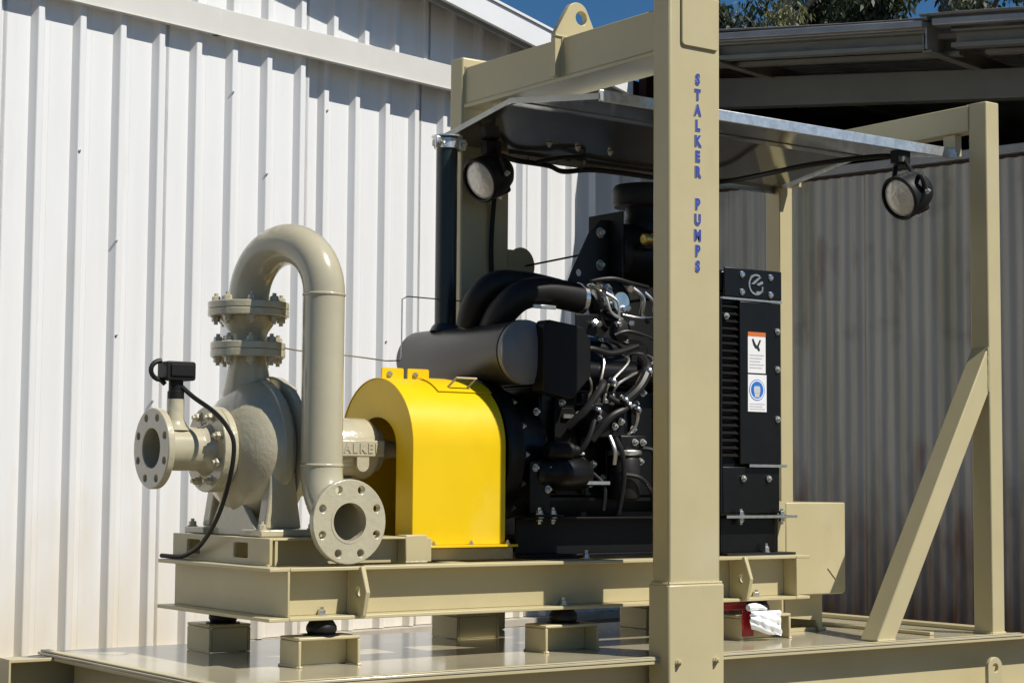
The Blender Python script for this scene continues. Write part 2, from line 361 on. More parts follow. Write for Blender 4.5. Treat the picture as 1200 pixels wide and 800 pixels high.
# ------------------------------------------------------------------ corrugated iron side wall (right, in its own shade)
iron = thing('corrugated_iron_wall', 'weathered grey corrugated iron wall with rust streaks behind the right post', 'wall', W2(1.2, 0, GZ))
P2, A2 = .068, .0085
for k in range(8):
    v0, v1 = .0+k*P2*9, (k+1)*P2*9+.012; mb = MB(); o0 = .0025*(k % 2); nn = int((v1-v0)/P2*10)
    vs = []; NR = 3
    for r in range(NR+1):
        for j in range(nn+1):
            V = v0+(v1-v0)*j/nn; vs.append(W2(V, o0+A2*math.cos(2*math.pi*(V-.797+.017)/P2), GZ+.01+(1.512-GZ-.01)*r/NR))
    mb.add(vs, [(r*(nn+1)+j, r*(nn+1)+j+1, (r+1)*(nn+1)+j+1, (r+1)*(nn+1)+j) for r in range(NR) for j in range(nn)])
    part('iron_sheet', mb, 'iron', iron, ang=60)
def w2box(mb, V0, V1, o0, o1, z0, z1, z0b=None, z1b=None):
    z0b = z0 if z0b is None else z0b; z1b = z1 if z1b is None else z1b
    vs = [W2(V0,o1,z0),W2(V1,o1,z0b),W2(V1,o0,z0b),W2(V0,o0,z0),W2(V0,o1,z1),W2(V1,o1,z1b),W2(V1,o0,z1b),W2(V0,o0,z1)]
    return mb.add(vs, [(0,3,2,1),(4,5,6,7),(0,1,5,4),(1,2,6,5),(2,3,7,6),(3,0,4,7)])
part('top_rail', w2box(MB(), .0, 4.9, -.03, .028, 1.528, 1.572), 'oldroof', iron, bevel=.004)
part('batten', w2box(MB(), .0, 4.9, -.05, -.012, 1.44, 1.526), 'timber', iron)

# ------------------------------------------------------------------ open shed with sagging sheet roof above that wall
shed = thing('open_shed', 'open sided shed with dark sloping beams and grey sheet roof', 'shed', W2(2, -2, GZ))
zt = lambda V: 2.194-.1038*(V-.806)
zb = lambda V: 2.070-.0993*(V-1.006)
VE = 4.8
def slope(mb, V0, V1, o0, o1, lo, hi, f=zt): return w2box(mb, V0, V1, o0, o1, f(V0)+lo, f(V0)+hi, f(V1)+lo, f(V1)+hi)
def roof_sheet(V0, V1, o0, o1, lift, wob):
    mb = MB(); n = 60; vs = []; rows = 6
    for r in range(rows+1):
        oo = o1+(o0-o1)*r/rows
        for j in range(n+1):
            V = V0+(V1-V0)*j/n
            z = zt(V)+lift+.010*math.cos(2*math.pi*oo/.076)+wob*math.sin(V*5+r)+(.006*math.sin(V*17) if r == 0 else 0)
            vs.append(W2(V, oo, z))
    mb.add(vs, [(r*(n+1)+j, r*(n+1)+j+1, (r+1)*(n+1)+j+1, (r+1)*(n+1)+j) for r in range(rows) for j in range(n)])
    return mb
def corr_roof(V0, V1, o0, o1, lift, tilt=0.):
    """roof sheet whose corrugations run down the slope"""
    mb = MB(); n = int(abs(o1-o0)/.076*8); vs = []; rows = 8
    for r in range(rows+1):
        V = V0+(V1-V0)*r/rows
        for j in range(n+1):
            oo = o0+(o1-o0)*j/n; vs.append(W2(V, oo, zt(V)+lift+.012*math.sin(2*math.pi*oo/.076)+.006*math.sin(V*3.1+k_)+tilt*(o1-oo)))
    return mb.add(vs, [(r*(n+1)+j, r*(n+1)+j+1, (r+1)*(n+1)+j+1, (r+1)*(n+1)+j) for r in range(rows) for j in range(n)])
for k_, (a, b, l) in enumerate(((.04, 1.88, .018), (1.84, 3.2, .030), (3.16, VE, .018))):
    for q, (o0, o1) in enumerate(((-.42, .53), (-1.3, -.38), (-2.2, -1.26), (-3.2, -2.16), (-4.2, -3.16))):
        part('roof_sheet', corr_roof(a, b, o0, o1, l+.006*(q % 2)), 'oldroof', shed, ang=60)
part('roof_edge', slope(slope(MB(), .10, 1.86, .497, .535, -.030, .002), .14, 1.86, .46, .4965, -.034, -.026), 'oldroof', shed, bevel=.006)
part('roof_edge', slope(MB(), 1.90, VE, .475, .52, -.022, .012), 'oldroof', shed, bevel=.006)
def cee(V0, V1, o, lo, hi, lip=.05):
    mb = MB(); slope(mb, V0, V1, o-.006, o, lo, hi); slope(mb, V0, V1, o+.0002, o+lip, lo, lo+.008); slope(mb, V0, V1, o+.0002, o+lip, hi-.008, hi); slope(mb, V0, V1, o+lip-.006, o+lip, lo+.0082, lo+.02); return mb
part('rafter', cee(.16, 1.855, .42, -.118, -.036), 'oldsteel', shed)
part('rafter', cee(1.96, VE, .40, -.112, -.030), 'oldsteel', shed)
part('rafter', cee(.2, 1.93, .28, -.125, -.043, .04), 'oldsteel', shed)
part('rafter', cee(2.05, VE, .26, -.120, -.040, .04), 'oldsteel', shed)
for V in (.68, 1.852, 3.1, 4.4):
    part('purlin', w2box(MB(), V-.022, V+.022, -3.9, .475, zt(V)-.135, zt(V)-.1265).add(*(lambda mb: (mb.v, mb.f))(w2box(MB(), V-.022, V-.016, -3.9, .475, zt(V)-.126, zt(V)-.05))), 'oldsteel', shed)
part('end_bracket', w2box(MB(), 1.858, 1.866, .40, .50, zt(1.86)-.125, zt(1.86)-.0), 'oldroof', shed)
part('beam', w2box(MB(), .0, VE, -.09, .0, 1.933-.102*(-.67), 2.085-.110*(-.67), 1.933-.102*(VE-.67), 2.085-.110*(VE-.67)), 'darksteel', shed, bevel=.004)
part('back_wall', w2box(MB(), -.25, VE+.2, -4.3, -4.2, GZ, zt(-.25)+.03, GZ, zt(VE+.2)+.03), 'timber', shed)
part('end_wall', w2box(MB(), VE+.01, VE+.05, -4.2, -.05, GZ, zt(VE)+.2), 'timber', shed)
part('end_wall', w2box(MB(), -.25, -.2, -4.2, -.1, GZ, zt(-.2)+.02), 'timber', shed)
part('roof_infill', slope(MB(), -.5, .16, -4.3, .1, -.012, .004), 'oldroof', shed)
mb = MB(); w1box(mb, 6.9, 8.3, -.35, -.30, 1.80, 2.22); part('gable_infill', mb, 'timber', shed)
part('lean_post', w2box(MB(), 4.5, 4.58, .02, .1, GZ, 1.66), 'oldsteel', shed)

# ------------------------------------------------------------------ gum trees behind the shed
def tree(label, base, h, lean, crown, mleaf, seed, nleaf=9000, leaf=.11):
    rnd = random.Random(seed); t = thing('gum_tree', label, 'tree', (base[0], base[1], GZ), 'gum trees behind the shed')
    B = Vector((base[0], base[1], GZ)); top = B+Vector((lean[0], lean[1], h))
    tr = [B+(top-B)*k/8+Vector((rnd.uniform(-.12, .12), rnd.uniform(-.12, .12), 0))*(k > 0) for k in range(9)]
    part('trunk', MB().tube(tr, [.02*h*(1-.75*k/8) for k in range(9)], 10), 'bark', t)
    lv = MB(); cl = []; tips = []
    for k in range(13):
        s = tr[2+k % 6]; ang = rnd.uniform(0, 6.28); L = crown*rnd.uniform(.5, 1.05)
        e = s+Vector((math.cos(ang)*L, math.sin(ang)*L, L*rnd.uniform(.25, 1.0)))
        mid = (s+e)/2+Vector((rnd.uniform(-.2, .2), rnd.uniform(-.2, .2), .15*L))
        path = spline([s, mid, e], 5); part('limb', MB().tube(path, [.006*h*(1-.8*i/(len(path)-1)) for i in range(len(path))], 7), 'bark', t)
        tips += [path[-1], path[-3], path[-5]]
        for _ in range(3):
            b = path[rnd.randint(4, len(path)-1)]; e2 = b+Vector((rnd.uniform(-1, 1), rnd.uniform(-1, 1), rnd.uniform(-.5, .9)))*crown*.38
            lv2 = spline([b, (b+e2)/2+Vector((0, 0, .08)), e2], 3); tips.append(e2); cl.append(lv2)
    tw = MB()
    for p in cl: tw.tube(p, [.012*(1-.7*i/(len(p)-1)) for i in range(len(p))], 5)
    tag(part('twigs', tw, 'bark', t), kind='stuff')
    per = nleaf//len(tips)
    for c in tips:
        rx = crown*rnd.uniform(.12, .26)
        for _ in range(per):
            d = Vector((rnd.gauss(0, 1), rnd.gauss(0, 1), rnd.gauss(0, .8))).normalized()*rx*rnd.random()**.45
            p = c+d; u = Vector((rnd.gauss(0, .6), rnd.gauss(0, .6), -1)).normalized(); s = leaf*rnd.uniform(.6, 1.3)
            v = u.cross(Vector((rnd.gauss(0, 1), rnd.gauss(0, 1), rnd.gauss(0, .4)))).normalized()*s*.17; u = u*s
            lv.add([p, p+u*.4+v, p+u, p+u*.4-v], [(0, 1, 2, 3)])
    tag(part('crown', lv, mleaf, t), kind='stuff')
    return t
TREES = [('dark gum tree at the left end of the shed roof, beside the post', (12.9, 12.9), 6.0, (.0, .0), 1.15, 'leafdark', 1, 26000, .09),
 ('small pale olive tree just above the shed roof near the lettered post', (11.05, 11.0), 4.55, (.05, .05), .62, 'leafpale', 2, 9000, .06),
 ('thin gum tree with open crown behind the middle of the shed roof', (14.6, 13.7), 6.6, (-.2, .1), 1.25, 'leafdark', 3, 6500, .09),
 ('gum tree with forked bare limbs above the roof joint', (14.6, 12.9), 6.4, (.5, -.3), 1.5, 'leafdark', 4, 9000, .09),
 ('dark bushy gum tree right of the roof joint', (15.6, 12.9), 6.2, (.1, -.1), 1.5, 'leafdark', 6, 16000, .09),
 ('dark gum tree at the right edge, above the shed roof', (15.6, 12.0), 6.2, (.2, -.2), 1.3, 'leafdark', 5, 14000, .09)]
for tt in TREES: tree(*tt)
# SKID

# ------------------------------------------------------------------ skid with its lifting portals
DZ = -.488
skid = thing('pump_skid', 'tan steel skid with glossy deck and lifting portal frames carrying the pump set', 'skid', (3.5, 4.45, GZ))
part('deck', MB().box(2.02, 4.96, 3.93, 5.0, DZ-.008, DZ), 'deck', skid, bevel=.002)
def channel_x(x0, x1, yf, yw, z0, z1, tf=.010, tw=.007):
    """PFC along X, toes at yf, web at yw"""
    mb = MB(); a, b = (yf, yw) if yf < yw else (yw, yf)
    mb.box(x0, x1, a, b, z1-tf, z1); mb.box(x0, x1, a, b, z0, z0+tf)
    if yf < yw: mb.box(x0, x1, yw-tw, yw, z0+tf, z1-tf)
    else: mb.box(x0, x1, yw, yw+tw, z0+tf, z1-tf)
    return mb
def channel_y(y0, y1, xf, xw, z0, z1, tf=.010, tw=.007):
    mb = MB(); a, b = (xf, xw) if xf < xw else (xw, xf)
    mb.box(a, b, y0, y1, z1-tf, z1); mb.box(a, b, y0, y1, z0, z0+tf)
    if xf < xw: mb.box(xw-tw, xw, y0, y1, z0+tf, z1-tf)
    else: mb.box(xw, xw+tw, y0, y1, z0+tf, z1-tf)
    return mb
part('side_channel', channel_x(1.90, 5.08, 3.932, 4.005, GZ+.002, DZ-.0085), 'tan', skid, bevel=.002)
part('side_channel', channel_x(1.90, 5.08, 4.89, 4.965, GZ+.002, DZ-.0085), 'tan', skid, bevel=.002)
part('end_channel', channel_y(4.006, 4.8885, 2.022, 2.09, GZ+.002, DZ-.0085), 'tan', skid, bevel=.002)
part('end_channel', channel_y(4.006, 4.8885, 4.958, 4.89, GZ+.002, DZ-.0085), 'tan', skid, bevel=.002)
part('runner_end_plate', MB().box(1.894, 1.8998, 4.885, 4.97, GZ+.002, DZ-.008), 'tan', skid)
part('runner_end_plate', MB().box(1.894, 1.8998, 3.93, 4.01, GZ+.002, DZ-.008), 'tan', skid)
part('deck_rib', MB().box(2.024, 4.95, 3.9305, 3.948, DZ+.0005, DZ+.003), 'tan', skid, bevel=.001)
part('deck_rib', MB().box(4.90, 4.955, 4.03, 4.99, DZ+.0005, DZ+.014), 'tan', skid, bevel=.002)
part('deck_rib', MB().box(4.62, 4.64, 4.03, 4.98, DZ+.0005, DZ+.012), 'tan', skid, bevel=.002)
part('deck_rib', MB().box(2.024, 2.05, 3.95, 4.99, DZ+.0005, DZ+.006), 'tan', skid, bevel=.002)
part('tie_down_lug', MB().plate([(-.035, -.12), (.035, -.12), (.035, -.02)]+[(.035*math.cos(R_(a)), .035*math.sin(R_(a))-.0) for a in range(0, 181, 20)]+[(-.035, -.02)], [circ(0, 0, .014, 14)], (4.80, 3.93, -.59), X_, Z_, (0, -.014, 0)), 'tan', skid, bevel=.002)
# portal in the middle
fp = part('post', MB().box(3.399, 3.592, 3.90, 3.972, -.287, 1.40), 'tan', skid, bevel=.007)
part('sleeve', MB().box(3.392, 3.599, 3.891, 3.979, GZ+.002, -.286), 'tan', fp, bevel=.006)
part('doubler_plate', MB().prism(rrect(3.441, 3.581, 1.236, 1.386, .012), (0, 3.8995, 0), X_, Z_, (0, -.007, 0)), 'tan', fp, bevel=.0025)
for x in (3.425, 3.565):
    part('sleeve_bolt', MB().bolt((x, 3.8905, -.50), (0, -1, 0), .008, .008), 'tan', fp)
word = 'STALKER PUMPS'
for k, ch in enumerate(word):
    if ch == ' ': continue
    y = 94+18.1*k+(1.5 if k > 6 else 0)
    z = 1.164-(y-86)*(1.164-.589)/234
    part('letter', glyph_mb(ch, .041, (3.505, 3.8985, z), X_, Z_, (0, -1, 0), .0009, .80, .06), 'lettering', fp)
    part('letter_outline', glyph_mb(ch, .041, (3.505, 3.8985, z), X_, Z_, (0, -1, 0), .0004, .80, .085), 'letterout', fp)
rp = part('post', MB().box(3.399, 3.592, 4.93, 5.002, DZ+.0005, 1.385), 'tan', skid, bevel=.007)
part('round_plate', MB().plate([(x*.055, y*.062) for x, y in circ(0, 0, 1, 26)]+[], [circ(.018, .0, .004, 8)], (3.655, 4.952, .714), X_, Z_, (0, -.01, 0)), 'tan', rp, bevel=.002)
part('plate_tab', MB().box(3.5925, 3.62, 4.943, 4.95, .67, .765), 'tan', rp)
bm_ = part('beam', MB().box(3.411, 3.57, 3.9725, 4.9295, 1.228, 1.35), 'tan', skid, bevel=.004)
part('beam_flange', MB().box(3.405, 3.576, 3.9725, 4.9295, 1.214, 1.2275), 'tan', bm_, bevel=.002)
lug = [(3.383, 1.3515), (3.383, 1.362)]+[(3.470+.042*math.cos(R_(a)), 1.427+.042*math.sin(R_(a))) for a in range(150, 20, -12)]+[(3.556, 1.3515)]
part('lifting_lug', MB().plate(lug, [circ(3.484, 1.421, .0215, 20)], (0, 4.41, 0), X_, Z_, (0, .022, 0)), 'tan', bm_, bevel=.002)
part('lug_stiffener', MB().box(3.383, 3.4105, 4.41, 4.432, 1.229, 1.351), 'tan', bm_, bevel=.001)
part('cleat', MB().box(3.43, 3.50, 4.75, 4.80, 1.126, 1.2135), 'tan', bm_)
# portal at the right end
part('post', MB().box(4.828, 4.893, 3.95, 4.025, DZ+.0035, 1.262), 'tan', skid, bevel=.005)
part('post', MB().box(4.828, 4.893, 4.915, 4.99, DZ+.0035, 1.262), 'tan', skid, bevel=.005)
part('beam', MB().box(4.830, 4.891, 4.0255, 4.9145, 1.172, 1.260), 'tan', skid, bevel=.004)
part('canopy_strut', MB().box(4.843, 4.875, 4.095, 4.145, 1.10, 1.1715), 'tan', skid)
part('canopy_strut', MB().box(4.843, 4.875, 4.85, 4.90, 1.09, 1.1715), 'tan', skid)
for yb in (3.952,):
    part('brace', MB().prism([(4.288, DZ+.0035), (4.372, DZ+.0035), (4.8275, .297), (4.8275, .447)], (0, yb, 0), X_, Z_, (0, .07, 0)), 'tan', skid, bevel=.004)
# channel blocks welded to the deck
def block(x0, x1, y0, y1, closed=False):
    mb = MB(); zt_ = -.410; t = .009
    mb.box(x0, x1, y0, y1, zt_-t, zt_); mb.box(x0, x0+t, y0, y1, DZ+.0005, zt_-t-.0002); mb.box(x1-t, x1, y0, y1, DZ+.0005, zt_-t-.0002)
    if closed: mb.box(x0+t, x1-t, y0+.001, y0+t, DZ+.0005, zt_-t-.0002)
    else: mb.box(x0+t, x1-t, y0+.055, y0+.062, DZ+.0005, zt_-t-.0002)
    part('mounting_block', mb, 'tan', skid, bevel=.003)
BL = [(2.40, 2.587, 4.20, 4.30, False), (3.20, 3.395, 4.20, 4.30, False), (3.955, 4.168, 4.20, 4.30, False), (2.40, 2.53, 4.70, 4.84, True), (3.24, 3.40, 4.70, 4.84, True), (4.0, 4.16, 4.70, 4.84, True)]
for b in BL: block(*b)

# ------------------------------------------------------------------ rubber mounts
MNT = ['black rubber mount on the front left deck block, below the pump', 'black rubber mount on the front middle deck block, left of the lettered post', 'black rubber mount on the front right deck block, behind the white bag',
 'black rubber mount on the rear left deck block', 'black rubber mount on the rear middle deck block', 'black rubber mount on the rear right deck block']
for k, b in enumerate(BL):
    cx = (b[0]+b[1])/2; cy = b[2]+.045
    mo = thing('rubber_mount', MNT[k], 'rubber mount', (cx, cy, -.4095), 'rubber mounts under the base frame')
    part('cushion', MB().lathe((cx, cy, -.4095), Z_, [(0, .030), (.004, .036), (.014, .041), (.024, .040), (.034, .034), (.0415, .028)], 26), 'rubber', mo)
    part('washer_plate', MB().lathe((cx, cy, -.4094), Z_, [(0, .048), (.003, .048)], 24), 'blackmatt', mo)
    part('bolt', MB().bolt((cx, cy, -.3575), Z_, .010, .012), 'zinc', mo)

# ------------------------------------------------------------------ base frame
bf = thing('base_frame', 'tan channel base frame carrying pump and engine above the deck', 'frame', (3.26, 4.52, -.367))
B0, B1 = -.3675, -.230
part('front_channel', channel_x(2.371, 4.19, 4.197, 4.262, B0, B1), 'tan', bf, bevel=.002)
part('rear_channel', channel_x(2.371, 4.19, 4.85, 4.79, B0, B1), 'tan', bf, bevel=.002)
part('end_channel', channel_y(4.197, 4.85, 2.31, 2.3705, B0, B1), 'tan', bf, bevel=.002)
part('end_channel', channel_y(4.197, 4.85, 4.25, 4.1905, B0, B1), 'tan', bf, bevel=.002)
for x in (2.95, 3.55): part('cross_member', MB().box(x, x+.06, 4.263, 4.789, B0+.012, B1-.003), 'tan', bf)
for x in (2.578, 3.957):
    pl = [(0, -.367), (.062, -.3665), (.074, -.36), (.092, -.297), (.066, -.2305), (0, -.2305)]
    part('lifting_lug', MB().plate([(-p[0], p[1]) for p in pl], [circ(-.052, -.297, .013, 14)], (x, 4.254, 0), Y_, Z_, (.014, 0, 0)), 'tan', bf, bevel=.0025)
# raised pump plinth with slots
pe = [(4.30, B1+.0005), (4.87, B1+.0005), (4.87, -.158), (4.30, -.158)]
part('plinth_end', MB().plate(pe, [rrect(4.42, 4.50, -.213, -.172, .006, 2), rrect(4.70, 4.78, -.213, -.172, .006, 2)], (2.365, 0, 0), Y_, Z_, (.01, 0, 0)), 'tan', bf, bevel=.002)
part('plinth_rail', MB().box(2.3755, 2.905, 4.345, 4.352, B1+.0005, -.165), 'tan', bf, bevel=.001)
part('plinth_rail', MB().box(2.3755, 2.905, 4.80, 4.87, B1+.0005, -.160), 'tan', bf, bevel=.002)
part('plinth_top', MB().box(2.3755, 2.80, 4.302, 4.80, -.1645, -.158), 'tan', bf, bevel=.002)
part('plinth_block', MB().box(2.79, 2.862, 4.30, 4.344, B1+.0005, -.1535), 'tan', bf, bevel=.003)
part('plinth_stiffener', MB().box(2.383, 2.391, 4.302, 4.344, B1+.0005, -.165), 'tan', bf)
part('plinth_block', MB().box(2.91, 3.23, 4.40, 4.84, B1+.0005, -.196), 'tan', bf, bevel=.002)

# ------------------------------------------------------------------ centrifugal pump
PX, PY, PZ = 2.47, 4.61, .078
pump = thing('centrifugal_pump', 'tan cast iron centrifugal pump with round volute casing on the base frame', 'pump', (2.5, PY, -.158))
def volute():
    mb = MB(); n = 48; prof = [(-.128, .055), (-.116, .064), (-.106, .078), (-.098, .100), (-.086, .126), (-.068, .152), (-.046, .174), (-.020, .188), (.008, .194), (.028, .191), (.042, .180), (.050, .160)]
    vs = []; m_ = len(prof)
    for i in range(n):
        a = 2*math.pi*i/n; grow = 1+.055*((i/n+.25) % 1.0)
        for t, r in prof:
            k = 1+(grow-1)*min(1, max(0, (r-.08)/.1)); vs.append((PX+t, PY+math.cos(a)*r*k, PZ+math.sin(a)*r*k))
    fs = [(i*m_+j, ((i+1)%n)*m_+j, ((i+1)%n)*m_+j+1, i*m_+j+1) for i in range(n) for j in range(m_-1)]
    fs.append(tuple(i*m_ for i in range(n))); fs.append(tuple(i*m_+m_-1 for i in reversed(range(n))))
    return mb.add(vs, fs)
vol = part('volute', volute(), 'pump', pump, ang=50)
part('casing_rib', MB().lathe((PX-.005, PY, PZ), X_, [(0, .194), (.006, .2035), (.026, .2035), (.032, .194)], 48), 'pump', vol, ang=50)
cov = part('casing_cover', MB().lathe((PX+.0505, PY, PZ), X_, [(0, .203), (.002, .208), (.02, .208), (.022, .205), (.0225, .13), (.06, .115), (.075, .09), (.10, .07)], 48), 'pump', pump)
bmb = MB()
for k in range(14):
    a = 2*math.pi*(k+.5)/14; part('cover_bolt', MB().bolt((PX+.0725, PY+.187*math.cos(a), PZ+.187*math.sin(a)), X_, .012, .014), 'pump', cov)
# discharge nozzle on top, leaning flange
NX, NY = 2.462, 4.62
part('discharge_nozzle', MB().tube(spline([(PX+.0, PY+.03, PZ+.10), (PX-.002, PY+.02, PZ+.19), (NX, NY, .325), (NX, NY, .336)], 6), [.070]*5+[.066, .064, .062, .060, .058, .056, .054, .052, .051, .05, .05, .05, .05, .05], 24), 'pump', pump, ang=60)
def flange(name, c, d, R, r, th, nb, parent, m_='pump', ph=.5, hole=.010, bcr=None, bolts=None, plain=False):
    d = Vector(d).normalized(); u, v = frame_of(d); bcr = bcr or (R*.80)
    holes = [circ(0, 0, r, 28)]
    if bolts is None and not plain: holes += [circ(bcr*math.cos(2*math.pi*(k+ph)/nb), bcr*math.sin(2*math.pi*(k+ph)/nb), hole, 12) for k in range(nb)]
    o = part(name, MB().plate(circ(0, 0, R, 48), holes, c, u, v, d*th), m_, parent, bevel=.0025)
    if bolts is not None:
        for k in range(nb):
            a = 2*math.pi*(k+ph)/nb; q = Vector(c)+(u*math.cos(a)+v*math.sin(a))*bcr
            part('flange_bolt', MB().bolt(q+d*th, d, .012, .013), m_, o); part('flange_bolt', MB().bolt(q-d*bolts, -d, .012, .013), m_, o)
    return o
flange('discharge_flange', (NX, NY, .3365), Z_, .105, .05, .021, 8, pump, plain=True)
# suction end of the casing
part('suction_nozzle', MB().cyl((2.36, PY, PZ), (2.40, PY, PZ), .062, .07, 28), 'pump', pump)
flange('suction_flange', (2.373, PY, PZ), -X_, .118, .055, .021, 8, pump, plain=True)
for y0, y1, s in ((4.385, 4.50, -1), (4.72, 4.84, 1)):
    ft = part('foot', MB().box(PX-.085, PX+.10, y0, y1, -.1575, -.138), 'pump', pump, bevel=.004)
    ly = y0+.045 if s < 0 else y1-.085
    part('foot_leg', MB().prism([(-.055, -.1375), (.06, -.1375), (.045, -.04), (.04, .02), (-.035, .02), (-.04, -.04)], (PX+.005, ly, 0), X_, Z_, (0, .045, 0)), 'pump', ft, bevel=.006)
    for bx in (-.07, .085): part('foot_bolt', MB().bolt((PX+bx, (y0 if s < 0 else y1)-.022*s, -.1378), Z_, .011, .012), 'pump', ft)
part('support_leg', MB().prism([(-.15, -.1575), (.12, -.1575), (.12, -.14), (.05, -.05), (-.05, -.05), (-.15, -.14)], (PX-.06, PY, 0), Y_, Z_, (.02, 0, 0)), 'pump', pump, bevel=.003)
bh = part('bearing_housing', MB().lathe((2.57, PY, PZ+.008), X_, [(0, .085), (.05, .08), (.06, .075), (.10, .078), (.12, .088), (.26, .09), (.275, .086), (.285, .075), (.30, .07), (.31, .04), (.36, .025), (.45, .025)], 32), 'pump', pump)
part('name_boss', MB().box(2.685, 2.853, PY-.098, PY-.08, PZ-.016, PZ+.032), 'pump', bh, bevel=.004)
for k, ch in enumerate('STALKER'):
    part('letter', glyph_mb(ch, .037, (2.676+.0255*k, PY-.0978, PZ+.008), X_, Z_, (0, -1, 0), .0025, .9), 'pump', bh)
part('drip_lip', MB().prism([(2.76, .062), (2.80, .062), (2.80, .04)]+[(2.78+.02*math.cos(R_(a)), .04+.02*math.sin(R_(a))) for a in range(0, -181, -30)], (0, PY-.085, 0), X_, Z_, (0, -.012, 0)), 'pump', bh)
part('housing_foot', MB().box(2.70, 2.78, PY-.05, PY+.05, -.1575, PZ-.075), 'pump', pump, bevel=.003)

# ------------------------------------------------------------------ suction spool with sensor stub
sp = thing('suction_spool', 'short tan suction pipe with open flange at the left end of the pump', 'pipe', (2.25, PY, PZ-.11))
flange('open_flange', (2.168, PY, PZ), X_, .110, .054, .020, 8, sp, ph=.5)
part('pipe', MB().plate(circ(0, 0, .060, 32), [circ(0, 0, .054, 32)], (2.186, PY, PZ), Y_, Z_, (.16, 0, 0)), 'pipe', sp, ang=50)
part('reducer', MB().lathe((2.30, PY, PZ), X_, [(0, .0605), (.01, .062), (.03, .075), (.044, .085)], 32), 'pump', sp)
flange('bolted_flange', (2.3515, PY, PZ), -X_, .118, .054, .021, 8, sp, bolts=.022)
part('sensor_stub', MB().lathe((2.238, PY, PZ+.05), Z_, [(0, .045), (.012, .033), (.03, .024), (.085, .024)], 24), 'pump', sp)

# ------------------------------------------------------------------ flow sensor and its cable
fs_ = thing('flow_sensor', 'black plastic flow sensor head standing on the suction pipe', 'sensor', (2.238, PY, PZ+.13))
part('stem', MB().lathe((2.238, PY, PZ+.1355), Z_, [(0, .023), (.02, .023), (.022, .020), (.05, .020), (.055, .026), (.065, .026)], 20), 'rubber', fs_)
hd = MB(); hd.prism(rrect(-.042, .045, 0, .052, .008), (2.238, PY+.03, PZ+.185), X_, Z_, (0, -.06, 0)); part('head', hd, 'rubber', fs_, bevel=.003)
part('head_cover', MB().prism(rrect(-.03, .04, .012, .044, .004), (2.238, PY-.0305, PZ+.185), X_, Z_, (0, -.004, 0)), 'rubber', fs_, bevel=.001)
part('carry_loop', MB().tube([(2.238-.045-.03*math.sin(R_(a)), PY, PZ+.212+.026*math.cos(R_(a))) for a in range(0, 181, 20)]+[(2.205, PY, PZ+.175)], .007, 8), 'rubber', fs_)
cpath = spline([(2.246, 4.598, .250), (2.272, 4.57, .218), (2.300, 4.50, .176), (2.315, 4.45, .133), (2.325, 4.432, .086), (2.318, 4.438, .0), (2.318, 4.50, -.10), (2.332, 4.62, -.178), (2.345, 4.73, -.212), (2.345, 4.79, -.2225), (2.335, 4.88, -.2225)], 6)
part('sensor_cable', MB().tube(cpath, .0065, 8), 'rubber', None, label='black cable looping from the flow sensor past the pump casing to the frame', cat='cable')

# ------------------------------------------------------------------ discharge pipe
dp = thing('discharge_pipe', 'tan swan neck discharge pipe with open flange facing the camera', 'pipe', (2.544, 4.345, -.22))
flange('bolted_flange', (NX, NY, .358), Z_, .105, .045, .020, 8, dp, bolts=.022)
part('reducer', MB().lathe((NX, NY, .378), Z_, [(0, .052), (.012, .050), (.03, .056), (.062, .078), (.072, .082)], 32), 'pump', dp)
flange('bolted_flange', (NX, NY, .4505), Z_, .114, .045, .020, 8, dp, plain=True)
flange('bolted_flange', (NX, NY, .4712), Z_, .114, .045, .020, 8, dp, bolts=.021)
RX, RY = 2.545, 4.345; hx, hy = (RX-NX), (RY-NY); span = math.hypot(hx, hy); rad = span/2; ux, uy = hx/span, hy/span
arc = []
for k in range(25):
    a = math.pi*k/24; s = rad*(1-math.cos(a)); arc.append((NX+ux*s, NY+uy*s, .50+rad*1.02*math.sin(a)))
part('return_bend', MB().tube([(NX, NY, .491)]+arc, .0572, 32), 'pipe', dp, ang=60)
part('weld_bead', MB().lathe((RX, RY, .493), Z_, [(0, .0573), (.003, .0592), (.007, .0592), (.010, .0573)], 32), 'pump', dp, ang=80)
part('riser', MB().cyl((RX, RY, .035), (RX, RY, .4935), .0569, None, 32), 'pipe', dp, ang=60)
part('weld_bead', MB().lathe((RX, RY, .030), Z_, [(0, .0573), (.003, .0592), (.007, .0592), (.010, .0573)], 32), 'pump', dp, ang=80)
er = .135
el_ = [(RX, RY-er*(1-math.cos(R_(a))), .035-er*math.sin(R_(a))-(.113+.035-er)*math.sin(R_(a))) for a in range(0, 91, 6)]
part('elbow', MB().tube(el_, .0572, 32, cap=False), 'pipe', dp, ang=60)
part('pipe_end', MB().plate(circ(0, 0, .0573, 32), [circ(0, 0, .050, 32)], (RX, 4.193, -.113), X_, Z_, (0, .02, 0)), 'pump', dp)
part('pipe_bore', MB().plate(circ(0, 0, .0568, 32), [circ(0, 0, .0515, 32)], (RX, 4.2135, -.113), X_, Z_, (0, .012, 0)), 'pump', dp)
flange('open_flange', (RX, 4.214, -.113), -Y_, .112, .0505, .020, 8, dp, ph=.5)

# ------------------------------------------------------------------ thin sensing line
sl_ = spline([(NX+.05, NY-.09, .365), (2.62, 4.60, .362), (2.86, 4.70, .362), (3.02, 4.78, .360)], 5)+[Vector(p) for p in ((3.05, 4.79, .362), (3.085, 4.80, .365), (3.09, 4.80, .38), (3.09, 4.80, .555), (3.11, 4.80, .565), (3.35, 4.82, .565))]
part('sensing_line', MB().tube(sl_, .0022, 6), 'zinc', None, label='thin bare steel line running from the pump flange to the black silencer', cat='tube')

